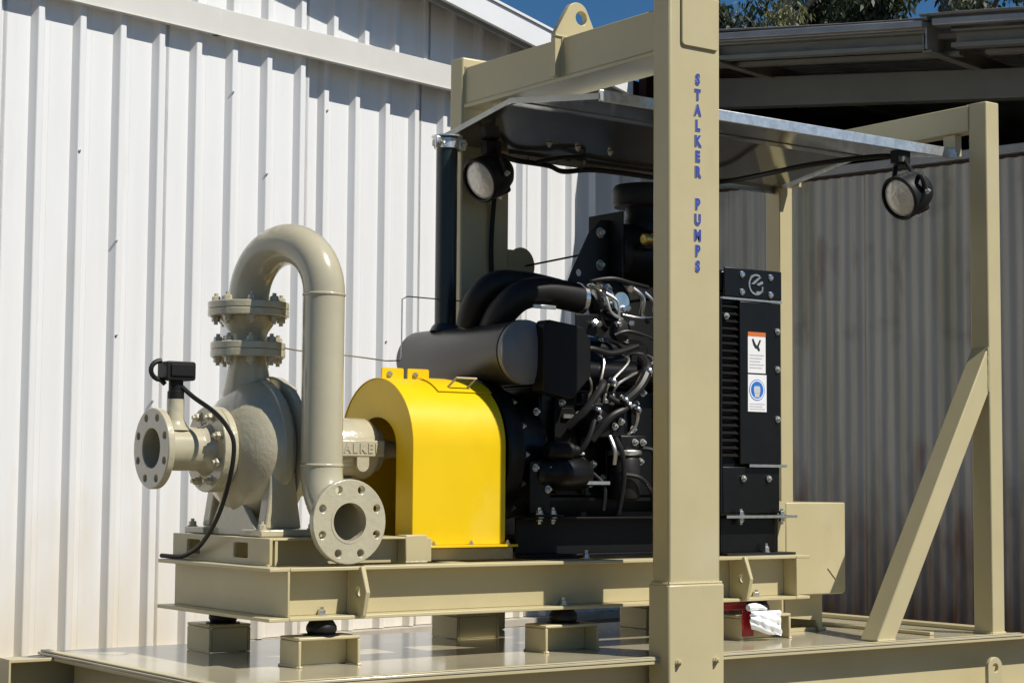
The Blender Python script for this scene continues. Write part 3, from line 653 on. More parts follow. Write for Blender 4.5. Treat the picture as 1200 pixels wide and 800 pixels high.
# ------------------------------------------------------------------ coupling guard
gd = thing('coupling_guard', 'bright yellow arched coupling guard between pump and engine', 'guard', (3.05, 4.62, -.196))
GX0, GX1, GY, GR, GC = 2.866, 3.190, 4.585, .200, .095
arcp = [(GY-GR, -.186)]+[(GY-GR*math.cos(R_(a)), GC+GR*math.sin(R_(a))) for a in range(0, 181, 6)]+[(GY+GR, -.186)]
inn = [(GY+(y-GY)*.985, z if z < -.1 else GC+(z-GC)*.985) for y, z in arcp]
part('shell', MB().prism(arcp+inn[::-1], (GX0, 0, 0), Y_, Z_, (GX1-GX0, 0, 0)), 'yellow', gd, bevel=.002, ang=30)
op = [(GY-.108, -.186), (GY-.108, .095)]+[(GY-.108*math.cos(R_(a)), .095+.085*math.sin(R_(a))) for a in range(20, 161, 14)]+[(GY+.108, .095), (GY+.108, -.186)]
inner_arc = [(GY+(y-GY)*.982, z if z < -.1 else GC+(z-GC)*.982) for y, z in arcp]
part('end_plate', MB().prism(inner_arc[:1]+inner_arc[1:]+op[::-1], (GX0+.003, 0, 0), Y_, Z_, (.004, 0, 0)), 'yellow', gd)
part('end_plate', MB().prism(inner_arc+op[::-1], (GX1-.007, 0, 0), Y_, Z_, (.004, 0, 0)), 'yellow', gd)
part('base_strip', MB().box(GX0+.01, GX1+.03, GY-GR-.024, GY-GR+.02, -.1935, -.1865), 'yellow', gd, bevel=.001)
for x in (2.93, 3.06, 3.19): part('base_bolt', MB().bolt((x, GY-GR-.013, -.1862), Z_, .006, .006), 'zinc', gd)
for x0 in (2.895, 2.985):
    tb = part('lifting_tab', MB().plate(rrect(x0, x0+.075, .290, .327, .005, 2), [circ(x0+.025, .310, .007, 10)], (0, GY+.015, 0), X_, Z_, (0, .006, 0)), 'yellow', gd)
    part('tab_bolt', MB().bolt((x0+.025, GY+.0145, .308), (0, -1, 0), .007, .007), 'zinc', tb)
part('hatch', MB().prism([(GY-(GR+.002)*math.cos(R_(a)), GC+(GR+.002)*math.sin(R_(a))) for a in range(52, 89, 6)]+[(GY-(GR+.005)*math.cos(R_(a)), GC+(GR+.005)*math.sin(R_(a))) for a in range(88, 51, -6)], (3.0, 0, 0), Y_, Z_, (.19, 0, 0)), 'yellow', gd)
hy_ = GY-(GR)*math.cos(R_(58)); hz_ = GC+GR*math.sin(R_(58))
part('handle', MB().tube([(3.045, hy_, hz_+.004), (3.06, hy_-.025, hz_+.032), (3.13, hy_-.025, hz_+.032), (3.115, hy_, hz_+.004)], .0035, 8), 'tan', gd)
# ------------------------------------------------------------------ diesel engine
EY = 4.61
en = thing('diesel_engine', 'black diesel engine with hoses and bright clamps behind the lettered post', 'engine', (3.6, EY, -.23))
def P_(name, mb, m_='black', **k): return part(name, mb, m_, en, **k)
blk = P_('block', MB().box(3.37, 3.88, 4.46, 4.80, -.05, .285), bevel=.008)
for x in (3.42, 3.52, 3.62, 3.72, 3.82): part('block_rib', MB().box(x, x+.018, 4.447, 4.4595, -.04, .27), 'black', blk, bevel=.004)
P_('oil_pan', MB().prism([(4.47, -.051), (4.79, -.051), (4.77, -.18), (4.49, -.18)], (3.39, 0, 0), Y_, Z_, (.47, 0, 0)), bevel=.012)
P_('pan_rail', MB().box(3.375, 3.875, 4.452, 4.808, -.062, -.0515))
P_('cylinder_head', MB().box(3.38, 3.87, 4.47, 4.78, .2855, .365), bevel=.006)
vc = P_('valve_cover', MB().prism([(4.50, .3655), (4.75, .3655), (4.735, .43), (4.70, .452), (4.55, .452), (4.515, .43)], (3.42, 0, 0), Y_, Z_, (.43, 0, 0)), bevel=.012)
for x in (3.46, 3.56, 3.66, 3.76): part('cover_bolt', MB().bolt((x, 4.525, .44), (0, -.5, 1), .008, .008), 'zinc', vc)
bh_ = P_('bell_housing', MB().lathe((3.205, EY, .075), X_, [(0, .225), (.022, .232), (.05, .232), (.055, .215), (.12, .20), (.165, .19)], 48))
for k in range(16):
    a = 2*math.pi*k/16; part('housing_bolt', MB().bolt((3.2605, EY+.222*math.cos(a), .075+.222*math.sin(a)), X_, .008, .009), 'zinc', bh_)
P_('flywheel_plate', MB().lathe((3.196, EY, .075), X_, [(0, .236), (.0085, .236)], 48), 'blackmatt')
P_('manifold', MB().tube([(3.42, 4.43, .33), (3.84, 4.43, .33)], .036, 16), bevel=0)
for x in (3.46, 3.56, 3.66, 3.76): P_('manifold_runner', MB().tube(spline([(x, 4.43, .33), (x, 4.455, .335), (x, 4.48, .325)], 3), .024, 12))
# starter, filters and pumps along the near side
st = P_('starter_motor', MB().lathe((3.30, 4.395, .02), X_, [(0, .03), (.01, .042), (.05, .045), (.06, .052), (.17, .052), (.18, .045), (.195, .043)], 26))
part('solenoid', MB().lathe((3.33, 4.375, .088), X_, [(0, .02), (.01, .027), (.09, .027), (.10, .018), (.115, .018)], 20), 'blackmatt', st)
for x, z in ((3.449, .095), (3.449, .080)): part('terminal', MB().cyl((x, 4.37, z), (x+.02, 4.37, z), .005, None, 8), 'zinc', st)
of = P_('oil_filter', MB().lathe((3.655, 4.40, -.06), Z_, [(0, .03), (.006, .044), (.012, .047), (.125, .047), (.13, .044), (.135, .048), (.15, .048)], 28), 'hose')
part('filter_ring', MB().lathe((3.655, 4.40, .078), Z_, [(0, .050), (.004, .053), (.012, .053), (.016, .050)], 28), 'zinc', of)
P_('filter_head', MB().box(3.605, 3.71, 4.36, 4.46, .0955, .14), 'blackmatt', bevel=.006)
ip = P_('injection_pump', MB().prism(rrect(3.50, 3.63, .13, .235, .012), (0, 4.37, 0), X_, Z_, (0, .085, 0)), 'blackmatt', bevel=.004)
for k in range(4): part('pump_outlet', MB().lathe((3.517+.030*k, 4.40, .2355), Z_, [(0, .009), (.012, .009), (.014, .007), (.028, .007)], 8), 'zinc', ip)
for k in range(4):
    x = 3.517+.030*k; P_('injector_line', MB().tube(spline([(x, 4.40, .262), (x-.01+.008*k, 4.385, .30), (3.47+.1*k, 4.40, .37), (3.47+.1*k, 4.46, .40), (3.47+.1*k, 4.52, .40)], 5), .0042, 7), 'zinc')
P_('cover_plate', MB().prism(rrect(3.41, 3.49, .10, .22, .01), (0, 4.436, 0), X_, Z_, (0, .01, 0)), 'blackmatt', bevel=.002)
P_('name_plate', MB().box(3.435, 3.475, 4.425, 4.4305, .188, .200), 'zinc')
HO = [([(3.43, 4.40, .16), (3.47, 4.365, .21), (3.53, 4.36, .285), (3.565, 4.40, .30)], .0125, 'hose'), ([(3.50, 4.37, .12), (3.55, 4.345, .19), (3.61, 4.345, .22), (3.64, 4.38, .25)], .011, 'hose'),
 ([(3.60, 4.35, .235), (3.66, 4.34, .285), (3.71, 4.36, .345), (3.74, 4.42, .38)], .017, 'hose'), ([(3.55, 4.355, .255), (3.60, 4.35, .235), (3.66, 4.36, .24), (3.70, 4.40, .21)], .009, 'hose'),
 ([(3.585, 4.36, .13), (3.60, 4.345, .08), (3.61, 4.35, .0), (3.605, 4.37, -.10)], .008, 'hose'), ([(3.57, 4.37, .135), (3.575, 4.35, .09), (3.58, 4.36, .05)], .007, 'zinc'),
 ([(3.68, 4.37, .10), (3.73, 4.345, .09), (3.76, 4.35, .03), (3.765, 4.39, -.06)], .008, 'hose'), ([(3.60, 4.36, .02), (3.66, 4.335, .01), (3.71, 4.34, -.03), (3.75, 4.38, -.07)], .007, 'hose'),
 ([(3.40, 4.41, .03), (3.46, 4.36, .10), (3.50, 4.36, .18), (3.52, 4.39, .24)], .009, 'rubber'), ([(3.62, 4.38, .26), (3.66, 4.35, .22), (3.665, 4.36, .17), (3.65, 4.38, .14)], .006, 'zinc'),
 ([(3.40, 4.44, .36), (3.50, 4.40, .40), (3.60, 4.40, .39), (3.72, 4.42, .42)], .010, 'rubber'), ([(3.53, 4.40, .02), (3.55, 4.37, -.02), (3.545, 4.37, -.09)], .007, 'rubber')]
for pth, r, mm in HO: P_('hose', MB().tube(spline(pth, 6), r, 9), mm)
for x, y, z in ((3.505, 4.352, .205), (3.56, 4.348, .295), (3.60, 4.338, .238), (3.70, 4.345, .332), (3.655, 4.345, .212), (3.62, 4.345, .225)):
    P_('hose_clamp', MB().lathe((x, y, z), (.6, 0, .8), [(0, .0145), (.0015, .0155), (.010, .0155), (.0115, .0145)], 16), 'silver')
BO = [(3.288, 4.372, .036), (3.335, 4.372, .036), (3.335, 4.372, -.027), (3.345, 4.445, .205), (3.43, 4.43, .235), (3.495, 4.43, .20), (3.52, 4.366, .19), (3.61, 4.366, .18), (3.585, 4.366, .165), (3.73, 4.44, .24), (3.72, 4.44, .16),
 (3.56, 4.44, .05), (3.52, 4.44, .06), (3.55, 4.44, -.01), (3.60, 4.44, .01), (3.66, 4.36, .118), (3.69, 4.358, .118), (3.75, 4.44, .06), (3.76, 4.44, .275), (3.69, 4.46, .35), (3.75, 4.46, .335), (3.48, 4.46, .335)]
for p in BO: P_('engine_bolt', MB().bolt(p, (0, -1, 0), .0085, .009), 'zinc')
# mount bracket, cradle
mk = P_('mount_bracket', MB().box(3.27, 3.345, 4.371, 4.379, -.10, .055), 'black', bevel=.002)
part('mount_foot', MB().box(3.262, 3.36, 4.325, 4.379, -.108, -.1005), 'blackmatt', mk, bevel=.001)
for x in (3.285, 3.335): part('mount_bolt', MB().bolt((x, 4.345, -.1002), Z_, .010, .011), 'zinc', mk); part('mount_nut', MB().bolt((x, 4.345, -.1085), -Z_, .010, .011), 'zinc', mk)
P_('step_bracket', MB().box(3.41, 3.475, 4.385, 4.445, -.022, -.014), 'zinc'); P_('step_bracket', MB().box(3.46, 3.555, 4.365, 4.445, -.016, -.004), 'blackmatt'); P_('step_edge', MB().box(3.47, 3.56, 4.355, 4.3645, -.012, -.002), 'zinc')
cr = P_('cradle_rail', channel_x(3.235, 3.945, 4.335, 4.40, B1+.007, -.109, .006, .006), 'blackmatt', bevel=.001)
part('cradle_foot', MB().box(3.24, 3.40, 4.30, 4.40, B1+.0005, B1+.0068), 'blackmatt', cr); part('cradle_foot', MB().box(3.45, 3.945, 4.31, 4.40, B1+.0005, B1+.0068), 'blackmatt', cr)
part('cradle_bolt', MB().bolt((3.425, 4.30, B1+.0005), Z_, .010, .014), 'zinc', cr)
P_('cradle_rail', channel_x(3.235, 3.945, 4.88, 4.82, B1+.0005, -.109, .006, .006), 'blackmatt')
# turbocharger and piping on top
tb_ = P_('turbocharger', MB().tube([(3.665+.052*math.cos(R_(a)), 4.50, .555+.052*math.sin(R_(a))) for a in range(0, 331, 15)], [.034-.0007*k for k in range(23)], 14), 'blackmatt', ang=60)
part('compressor_inlet', MB().cyl((3.665, 4.455, .555), (3.665, 4.43, .555), .035, .032, 20), 'silver', tb_)
P_('intake_hose', MB().tube(spline([(3.285, 4.60, .44), (3.285, 4.55, .50), (3.325, 4.51, .555), (3.40, 4.495, .575), (3.48, 4.49, .570), (3.55, 4.49, .562)], 7), .046, 22), 'rubber', ang=60)
P_('exhaust_elbow', MB().tube(spline([(3.245, 4.66, .47), (3.25, 4.63, .545), (3.30, 4.60, .60), (3.40, 4.58, .605), (3.52, 4.57, .59)], 6), .040, 20), 'rubber', ang=60)
for x, z, tilt, mm in ((3.535, .563, 0, 'silver'), (3.60, .565, .35, 'silver'), (3.628, .57, .4, 'zinc')):
    P_('band_clamp', MB().lathe((x, 4.49, z), (1, 0, tilt), [(0, .047), (.002, .050), (.016, .050), (.018, .047)], 26), mm)
for pth, r, mm in (([(3.57, 4.45, .60), (3.60, 4.43, .57), (3.615, 4.42, .52), (3.66, 4.42, .50)], .005, 'zinc'), ([(3.60, 4.44, .585), (3.64, 4.42, .555), (3.65, 4.42, .50), (3.69, 4.43, .47)], .004, 'zinc'),
  ([(3.70, 4.42, .60), (3.735, 4.41, .57), (3.74, 4.42, .52), (3.78, 4.44, .50)], .008, 'silver'), ([(3.55, 4.44, .615), (3.62, 4.42, .625), (3.70, 4.42, .615), (3.78, 4.44, .61)], .007, 'rubber'),
  ([(3.66, 4.42, .515), (3.72, 4.41, .508), (3.79, 4.42, .513)], .004, 'silver'), ([(3.75, 4.42, .59), (3.78, 4.41, .56), (3.79, 4.42, .53)], .006, 'silver'), ([(3.62, 4.41, .448), (3.66, 4.40, .462), (3.72, 4.40, .455), (3.79, 4.41, .44)], .006, 'hose')):
    P_('oil_line', MB().tube(spline(pth, 6), r, 8), mm)
for p in ((3.575, 4.43, .60), (3.60, 4.425, .60), (3.635, 4.42, .485), (3.685, 4.42, .535), (3.70, 4.42, .49), (3.69, 4.415, .60), (3.56, 4.44, .48), (3.585, 4.44, .485)):
    P_('fitting', MB().lathe(p, (random.uniform(-1, 1), -.8, random.uniform(-.6, .6)), [(0, .010), (.010, .010), (.011, .007), (.02, .007)], 8), 'silver')
P_('actuator', MB().lathe((3.66, 4.45, .465), -Y_, [(0, .03), (.02, .034), (.03, .034), (.036, .02)], 22), 'hose')
P_('heat_shield', MB().prism([(3.50, .455), (3.60, .44), (3.63, .47), (3.60, .515), (3.50, .51)], (0, 4.45, 0), X_, Z_, (0, .006, 0)), 'blackmatt', bevel=.002)
P_('added_black_plate', MB().prism([(3.292, .26), (3.292, .455), (3.31, .475), (3.44, .46), (3.47, .42), (3.47, .31), (3.40, .24)], (0, 4.336, 0), X_, Z_, (0, .06, 0)), 'blackmatt', bevel=.006)  # added plate, blacks out the right half of the silencer cap
P_('bracket_strip', MB().box(3.335, 3.42, 4.445, 4.452, .518, .530), 'zinc', bevel=.002)
# air cleaner on top
ac = thing('air_cleaner', 'black air cleaner canister with round cap left of the lettered post', 'air cleaner', (3.86, 4.62, .62))
part('body', MB().lathe((3.755, 4.62, .735), X_, [(0, .085), (.006, .10), (.03, .104), (.035, .10), (.24, .10), (.25, .09)], 36), 'blackmatt', ac)
part('neck', MB().lathe((3.915, 4.62, .80), Z_, [(0, .068), (.05, .066), (.06, .06), (.10, .06)], 28), 'blackmatt', ac)
part('cap', MB().lathe((3.915, 4.62, .895), Z_, [(0, .06), (.002, .098), (.012, .104), (.06, .104), (.072, .096), (.075, .06)], 36), 'rubber', ac)
part('bracket', MB().plate([(3.575, .605), (3.60, .66), (3.67, .79), (3.715, .835), (3.75, .84), (3.75, .60)], [circ(3.63, .66, .012, 12)], (0, 4.60, 0), X_, Z_, (0, .006, 0)), 'hose', ac, bevel=.001)
part('bracket', MB().box(3.748, 3.756, 4.53, 4.70, .60, .86), 'blackmatt', ac)
for x, z in ((3.715, .795), (3.715, .69)): part('bracket_bolt', MB().bolt((x, 4.5998, z), (0, -1, 0), .013, .011), 'zinc', ac)
part('valve', MB().lathe((3.79, 4.475, .768), X_, [(0, .014), (.004, .019), (.016, .019), (.018, .014), (.035, .014), (.036, .021), (.06, .021), (.062, .016), (.10, .016)], 18), 'brass', ac)
part('valve_mount', MB().box(3.80, 3.86, 4.475, 4.54, .74, .75), 'blackmatt', ac)
# exhaust silencer lying across the set
MX, MZ = 3.263, .378
ms = thing('exhaust_silencer', 'dark grey exhaust silencer drum lying above the yellow guard', 'silencer', (MX, 4.65, MZ-.1))
part('drum', MB().lathe((MX, 4.40, MZ), Y_, [(0, .088), (.004, .0935), (.55, .0935), (.575, .08), (.59, .055), (.595, 0)], 44), 'muffler', ms, ang=40)
part('end_cap', MB().lathe((MX, 4.3995, MZ), -Y_, [(0, .0955), (.012, .0965), (.016, .0955), (.017, .089), (.024, .078), (.031, .05), (.034, 0)], 44), 'muffcap', ms, ang=40)
part('end_ring', MB().lathe((MX, 4.402, MZ), Y_, [(0, .0938), (.002, .0975), (.014, .0975), (.016, .0938)], 44), 'muffler', ms)
stk = part('stack_pipe', MB().cyl((MX, 4.815, MZ+.085), (MX, 4.815, 1.09), .034, None, 28), 'stack', ms)
part('stack_collar', MB().lathe((MX, 4.815, MZ+.088), Z_, [(0, .05), (.012, .044), (.02, .038), (.022, .0345)], 28), 'stack', stk)
cb = part('clamp_band', MB().lathe((MX, 4.815, 1.045), Z_, [(0, .0345), (.001, .0385), (.032, .0385), (.033, .0345)], 28), 'galv', stk)
for s in (-1, 1):
    part('clamp_ear', MB().box(MX+s*.044-.014, MX+s*.044+.014, 4.79, 4.80, 1.043, 1.08), 'galv', stk, bevel=.003)
    part('clamp_bolt', MB().bolt((MX+s*.046, 4.7895, 1.061), (0, -1, 0), .008, .009), 'zinc', stk)
part('clamp_lip', MB().lathe((MX, 4.815, 1.0815), Z_, [(0, .036), (.001, .050), (.005, .050), (.006, .036)], 28), 'galv', stk)

# ------------------------------------------------------------------ radiator with stickers
ra = thing('radiator', 'black radiator housing with white warning stickers right of the lettered post', 'radiator', (4.08, 4.6, -.23))
RYF = 4.285
part('core', MB().box(3.975, 4.19, RYF+.02, 4.93, -.10, .60), 'blackmatt', ra, bevel=.004)
part('top_tank', MB().box(3.96, 4.21, RYF+.012, 4.93, .6005, .668), 'black', ra, bevel=.01)
bp = part('badge_plate', MB().box(3.962, 4.212, RYF-.004, RYF+.003, .582, .676), 'black', ra, bevel=.003)
for x, z in ((4.037, .656), (4.162, .654), (4.037, .600), (4.162, .598)): part('badge_bolt', MB().lathe((x, RYF-.004, z), -Y_, [(0, .011), (.003, .011), (.007, .007), (.008, 0)], 16), 'silver', bp)
def arc_strip(cx, cz, r0, r1, a0, a1, n=18): return [(cx+r1*math.cos(R_(a0+(a1-a0)*k/n)), cz+r1*math.sin(R_(a0+(a1-a0)*k/n))) for k in range(n+1)]+[(cx+r0*math.cos(R_(a1-(a1-a0)*k/n)), cz+r0*math.sin(R_(a1-(a1-a0)*k/n))) for k in range(n+1)]
lg = part('emblem', MB().prism(arc_strip(4.098, .627, .028, .034, 60, 320), (0, RYF-.0045, 0), X_, Z_, (0, -.002, 0)), 'zinc', bp)
for pl in ([(4.078, .628), (4.112, .652), (4.120, .652), (4.088, .628)], [(4.098, .628), (4.124, .640), (4.128, .632), (4.108, .624)], [(4.096, .600), (4.126, .600), (4.124, .606), (4.10, .606)], [(4.120, .600), (4.126, .600), (4.128, .622), (4.122, .622)]):
    part('emblem_stroke', MB().prism(pl, (0, RYF-.0045, 0), X_, Z_, (0, -.0022, 0)), 'zinc', bp)
part('seam_strip', MB().box(3.955, 4.216, RYF-.002, RYF+.01, .574, .5805), 'zinc', ra)
part('side_panel', MB().box(4.032, 4.212, RYF, RYF+.012, .055, .572), 'black', ra, bevel=.003)
for k in range(21): part('louvre', MB().obox((3.992, RYF+.012, .555-.0235*k), X_, Vector((0, .8, .6)), Vector((0, -.6, .8)), .036, .0115, .0012), 'blackmatt', ra)
part('corner_post', MB().box(3.948, 3.9555, RYF, RYF+.05, -.22, .574), 'black', ra)
part('lower_panel', MB().box(3.96, 4.205, RYF+.002, RYF+.012, -.10, .046), 'black', ra, bevel=.002)
part('ledge', MB().box(4.06, 4.222, RYF-.012, RYF+.012, .0465, .0545), 'blackmatt', ra)
part('ledge_edge', MB().box(4.06, 4.224, RYF-.0135, RYF-.0122, .046, .055), 'zinc', ra)
part('foot_plate', MB().box(3.94, 4.24, RYF-.035, RYF+.05, -.112, -.1055), 'blackmatt', ra); part('foot_edge', MB().box(3.94, 4.245, RYF-.0375, RYF-.0352, -.1135, -.105), 'zinc', ra)
for x in (4.018, 4.195): part('foot_bolt', MB().bolt((x, RYF-.018, -.105), Z_, .010, .011), 'silver', ra); part('foot_nut', MB().bolt((x, RYF-.018, -.1125), -Z_, .010, .012), 'zinc', ra)
part('pedestal', MB().box(3.955, 4.185, RYF+.0, RYF+.35, B1+.0085, -.1125), 'black', ra, bevel=.002)
part('pedestal_plate', MB().box(3.94, 4.235, RYF-.04, RYF+.36, B1+.0005, B1+.008), 'hose', ra)
part('pedestal_bolt', MB().bolt((4.125, RYF-.02, B1+.0082), Z_, .009, .016), 'zinc', ra)
for x, z in ((3.972, .52), (4.195, .482), (4.195, .36), (4.195, .20), (4.045, .01), (4.155, .01)): part('panel_bolt', MB().bolt((x, RYF-.0005, z), (0, -1, 0), .008, .006), 'zinc', ra)
# stickers, centre about x 4.10
s1 = part('warning_sticker', MB().box(4.065, 4.142, RYF-.0012, RYF-.0005, .345, .475), 'white', ra)
part('orange_band', MB().box(4.065, 4.142, RYF-.0018, RYF-.0013, .462, .4755), 'orange', s1)
part('fan_symbol', MB().prism([(4.082, .452), (4.088, .455), (4.098, .438), (4.104, .432), (4.116, .452), (4.122, .450), (4.112, .430), (4.118, .418), (4.112, .414), (4.104, .422), (4.096, .424), (4.088, .434)], (0, RYF-.0013, 0), X_, Z_, (0, -.0004, 0)), 'inkblack', s1)
for k in range(5): part('text_line', MB().box(4.072, 4.134-.008*(k % 3), RYF-.0017, RYF-.0013, .400-.010*k, .404-.010*k), 'inkgrey', s1)
s2 = part('mandatory_sticker', MB().box(4.065, 4.146, RYF-.0012, RYF-.0005, .222, .340), 'white', ra)
part('blue_disc', MB().lathe((4.104, RYF-.0013, .291), -Y_, [(0, .034), (.0004, .034)], 32), 'inkblue', s2)
part('ring', MB().plate(circ(0, 0, .0315, 32), [circ(0, 0, .0275, 32)], (4.104, RYF-.0018, .291), X_, Z_, (0, -.0003, 0)), 'white', s2)
part('head_symbol', MB().prism([(4.094, .268), (4.114, .268), (4.114, .276), (4.119, .284), (4.119, .298), (4.112, .306), (4.096, .306), (4.089, .298), (4.089, .284), (4.094, .276)], (0, RYF-.0018, 0), X_, Z_, (0, -.0003, 0)), 'inkgrey', s2)
part('ear_muffs', MB().plate([(4.085+.0, .282), (4.123, .282), (4.123, .296), (4.120, .31), (4.088, .31), (4.085, .296)], [rrect(4.090, 4.118, .28205, .304, .004, 2)], (0, RYF-.0022, 0), X_, Z_, (0, -.0003, 0)), 'inkblue', s2)
for k in range(3): part('text_line', MB().box(4.072, 4.138-.01*(k % 2), RYF-.0017, RYF-.0013, .245-.008*k, .2485-.008*k), 'inkgrey', s2)

# ------------------------------------------------------------------ fuel tank at the far end
tk = thing('fuel_tank', 'tan steel box tank at the right end of the base frame', 'tank', (4.38, 4.6, -.37))
part('body', MB().prism([(4.2515, -.365), (4.512, -.365), (4.524, -.353), (4.524, -.066), (4.2515, -.066)], (0, 4.305, 0), X_, Z_, (0, .52, 0)), 'tan', tk, bevel=.004)
part('side_cheek', MB().box(4.2175, 4.2512, 4.308, 4.60, -.227, -.067), 'tan', tk)
part('leg', MB().prism([(4.30, -.366), (4.47, -.366), (4.47, DZ+.0005), (4.455, DZ+.0005), (4.44, -.452), (4.30, -.44)], (0, 4.36, 0), X_, Z_, (0, .008, 0)), 'tan', tk)
part('leg', MB().box(4.455, 4.47, 4.3685, 4.52, DZ+.0005, -.366), 'tan', tk)
part('leg_foot', MB().box(4.22, 4.50, 4.37, 4.55, DZ+.0005, DZ+.012), 'tan', tk)
part('seam', MB().tube([(4.44, 4.3035, -.28), (4.518, 4.3035, -.357)], .002, 6), 'tan', tk)

# ------------------------------------------------------------------ canopy
cn = thing('canopy', 'galvanised sheet canopy over the engine with bright front edge', 'canopy', (4.17, 4.5, 1.08))
CX0, CX1 = 3.30, 4.836
part('front_sheet', MB().prism([(4.096, 1.100), (4.5195, 1.156), (4.5195, 1.159), (4.096, 1.103)], (CX0, 0, 0), Y_, Z_, (CX1-CX0, 0, 0)), 'galvshade', cn)
part('rear_sheet', MB().prism([(4.5202, 1.156), (4.94, 1.088), (4.94, 1.091), (4.5202, 1.159)], (CX0, 0, 0), Y_, Z_, (CX1-CX0, 0, 0)), 'galvshade', cn)
part('front_lip', MB().box(CX0, CX1+.002, 4.088, 4.0955, 1.088, 1.122), 'galv', cn, bevel=.002)
part('rear_lip', MB().box(CX0, CX1+.002, 4.9405, 4.947, 1.070, 1.104), 'galvshade', cn, bevel=.002)
part('top_skin', MB().prism([(4.097, 1.1035), (4.5195, 1.1595), (4.5195, 1.1615), (4.097, 1.1055)], (CX0+.001, 0, 0), Y_, Z_, (CX1-CX0-.002, 0, 0)), 'galv', cn)
part('top_skin', MB().prism([(4.5202, 1.1595), (4.94, 1.0915), (4.94, 1.0935), (4.5202, 1.1615)], (CX0+.001, 0, 0), Y_, Z_, (CX1-CX0-.002, 0, 0)), 'galv', cn)
for x in (CX0-.006, CX1+.0005):
    part('end_lip', MB().prism([(4.088, 1.092), (4.52, 1.150), (4.947, 1.078), (4.947, 1.098), (4.52, 1.1665), (4.088, 1.110)], (x, 0, 0), Y_, Z_, (.0055, 0, 0)), 'galvshade' if x < 4 else 'galv', cn)  # left lip takes the shade copy, as it faces away from the sun
part('ridge_strip', MB().prism([(4.495, 1.1495), (4.52, 1.149), (4.545, 1.1495), (4.545, 1.1515), (4.52, 1.1555), (4.495, 1.1525)], (CX0+.01, 0, 0), Y_, Z_, (CX1-CX0-.02, 0, 0)), 'galvshade', cn)
for x in (3.66, 3.78, 3.92): part('sheet_bolt', MB().bolt((x, 4.80, 1.110), -Z_, .008, .008), 'zinc', cn)

# ------------------------------------------------------------------ work lights
def work_light(label, c, n, hang):
    n = Vector(n).normalized(); c = Vector(c); t = thing('work_light', label, 'work light', tuple(c), 'work lights under the canopy')
    part('lens', MB().lathe(c-n*.004, n, [(0, .063), (.006, .062), (.012, .045), (.016, 0)], 32), 'lens', t, ang=60)
    part('rim', MB().lathe(c-n*.006, n, [(0, .0635), (.0, .0725), (.012, .074), (.018, .069), (.016, .0635)], 36, False), 'rubber', t)
    part('housing', MB().lathe(c-n*.0065, -n, [(0, .072), (.02, .072), (.06, .068), (.09, .056), (.11, .038), (.118, 0)], 36), 'rubber', t, ang=50)
    u, v = frame_of(n); dn = Vector((0, 0, -1)); dn = (dn-n*dn.dot(n)).normalized(); sd_ = n.cross(dn)
    part('switch_box', MB().obox(c-n*.065+dn*.052, n, sd_, dn, .032, .022, .02), 'rubber', t, bevel=.008)
    part('toggle', MB().lathe(c-n*.06+dn*.0725, dn, [(0, .008), (.006, .008), (.007, .004), (.012, .004)], 12), 'zinc', t)
    h = Vector(hang); yk = MB(); q = c-n*.04
    part('yoke', MB().tube(spline([q+sd_*.075, q+sd_*.078-dn*.05, (q+h)/2+sd_*.05, h+sd_*.02], 5), .008, 8), 'rubber', t)
    part('yoke', MB().tube(spline([q-sd_*.075, q-sd_*.078-dn*.05, (q+h)/2-sd_*.05, h-sd_*.02], 5), .008, 8), 'rubber', t)
    part('mount', MB().lathe(h-Vector((0, 0, .012)), Z_, [(0, .022), (.01, .026), (.03, .02), (.035, .012)], 16), 'rubber', t)
    part('mount_bracket', MB().obox(h+Vector((0, 0, .016)), X_, Y_, Z_, .030, .018, .022), 'rubber', t, bevel=.003)
    for k in (-1, 1): part('yoke_bolt', MB().bolt(q+sd_*.081*k, sd_*k, .007, .008), 'zinc', t)
work_light('round black work light left of the canopy, beside the black exhaust stack', (3.385, 4.80, .957), (-.907, -.10, -.42), (3.46, 4.85, 1.060))
work_light('round black work light hanging below the right end of the canopy', (4.520, 4.05, .920), (-.935, .05, -.40), (4.60, 4.12, 1.055))
for k, (pth, r, lab) in enumerate((([(3.52, 4.87, 1.06), (3.62, 4.93, 1.064), (3.75, 4.925, 1.06), (3.82, 4.93, 1.048), (3.95, 4.925, 1.066), (4.2, 4.925, 1.068), (4.45, 4.92, 1.066)], .009, 'black cable clipped along the rear lip of the canopy'),
  ([(3.70, 4.92, 1.066), (3.76, 4.86, 1.08), (3.83, 4.84, 1.085), (3.875, 4.88, 1.075), (3.88, 4.92, 1.06)], .007, 'black cable loop hanging under the left part of the canopy'),
  ([(4.45, 4.90, 1.068), (4.50, 4.80, 1.073), (4.49, 4.60, 1.073), (4.50, 4.45, 1.078), (4.53, 4.30, 1.08), (4.56, 4.18, 1.078), (4.60, 4.125, 1.075)], .009, 'black cable crossing under the right end of the canopy to the work light'))):
    part('lamp_cable', MB().tube(spline(pth, 6), r, 8), 'rubber', None, label=lab, cat='cable', group='cables under the canopy')
part('lamp_cable', MB().tube(spline([(3.50, 4.87, .985), (3.515, 4.91, .90), (3.51, 4.915, .75), (3.52, 4.915, .62), (3.53, 4.90, .56)], 6), .008, 8), 'rubber', None, label='black cable hanging down the rear post from the left work light', cat='cable', group='cables under the canopy')
part('guy_wire', MB().tube([(3.67, 4.95, .714), (3.80, 4.78, .75), (3.90, 4.62, .78)], .0035, 6), 'rubber', None, label='thin dark wire from the round plate on the rear post to the air cleaner', cat='wire')

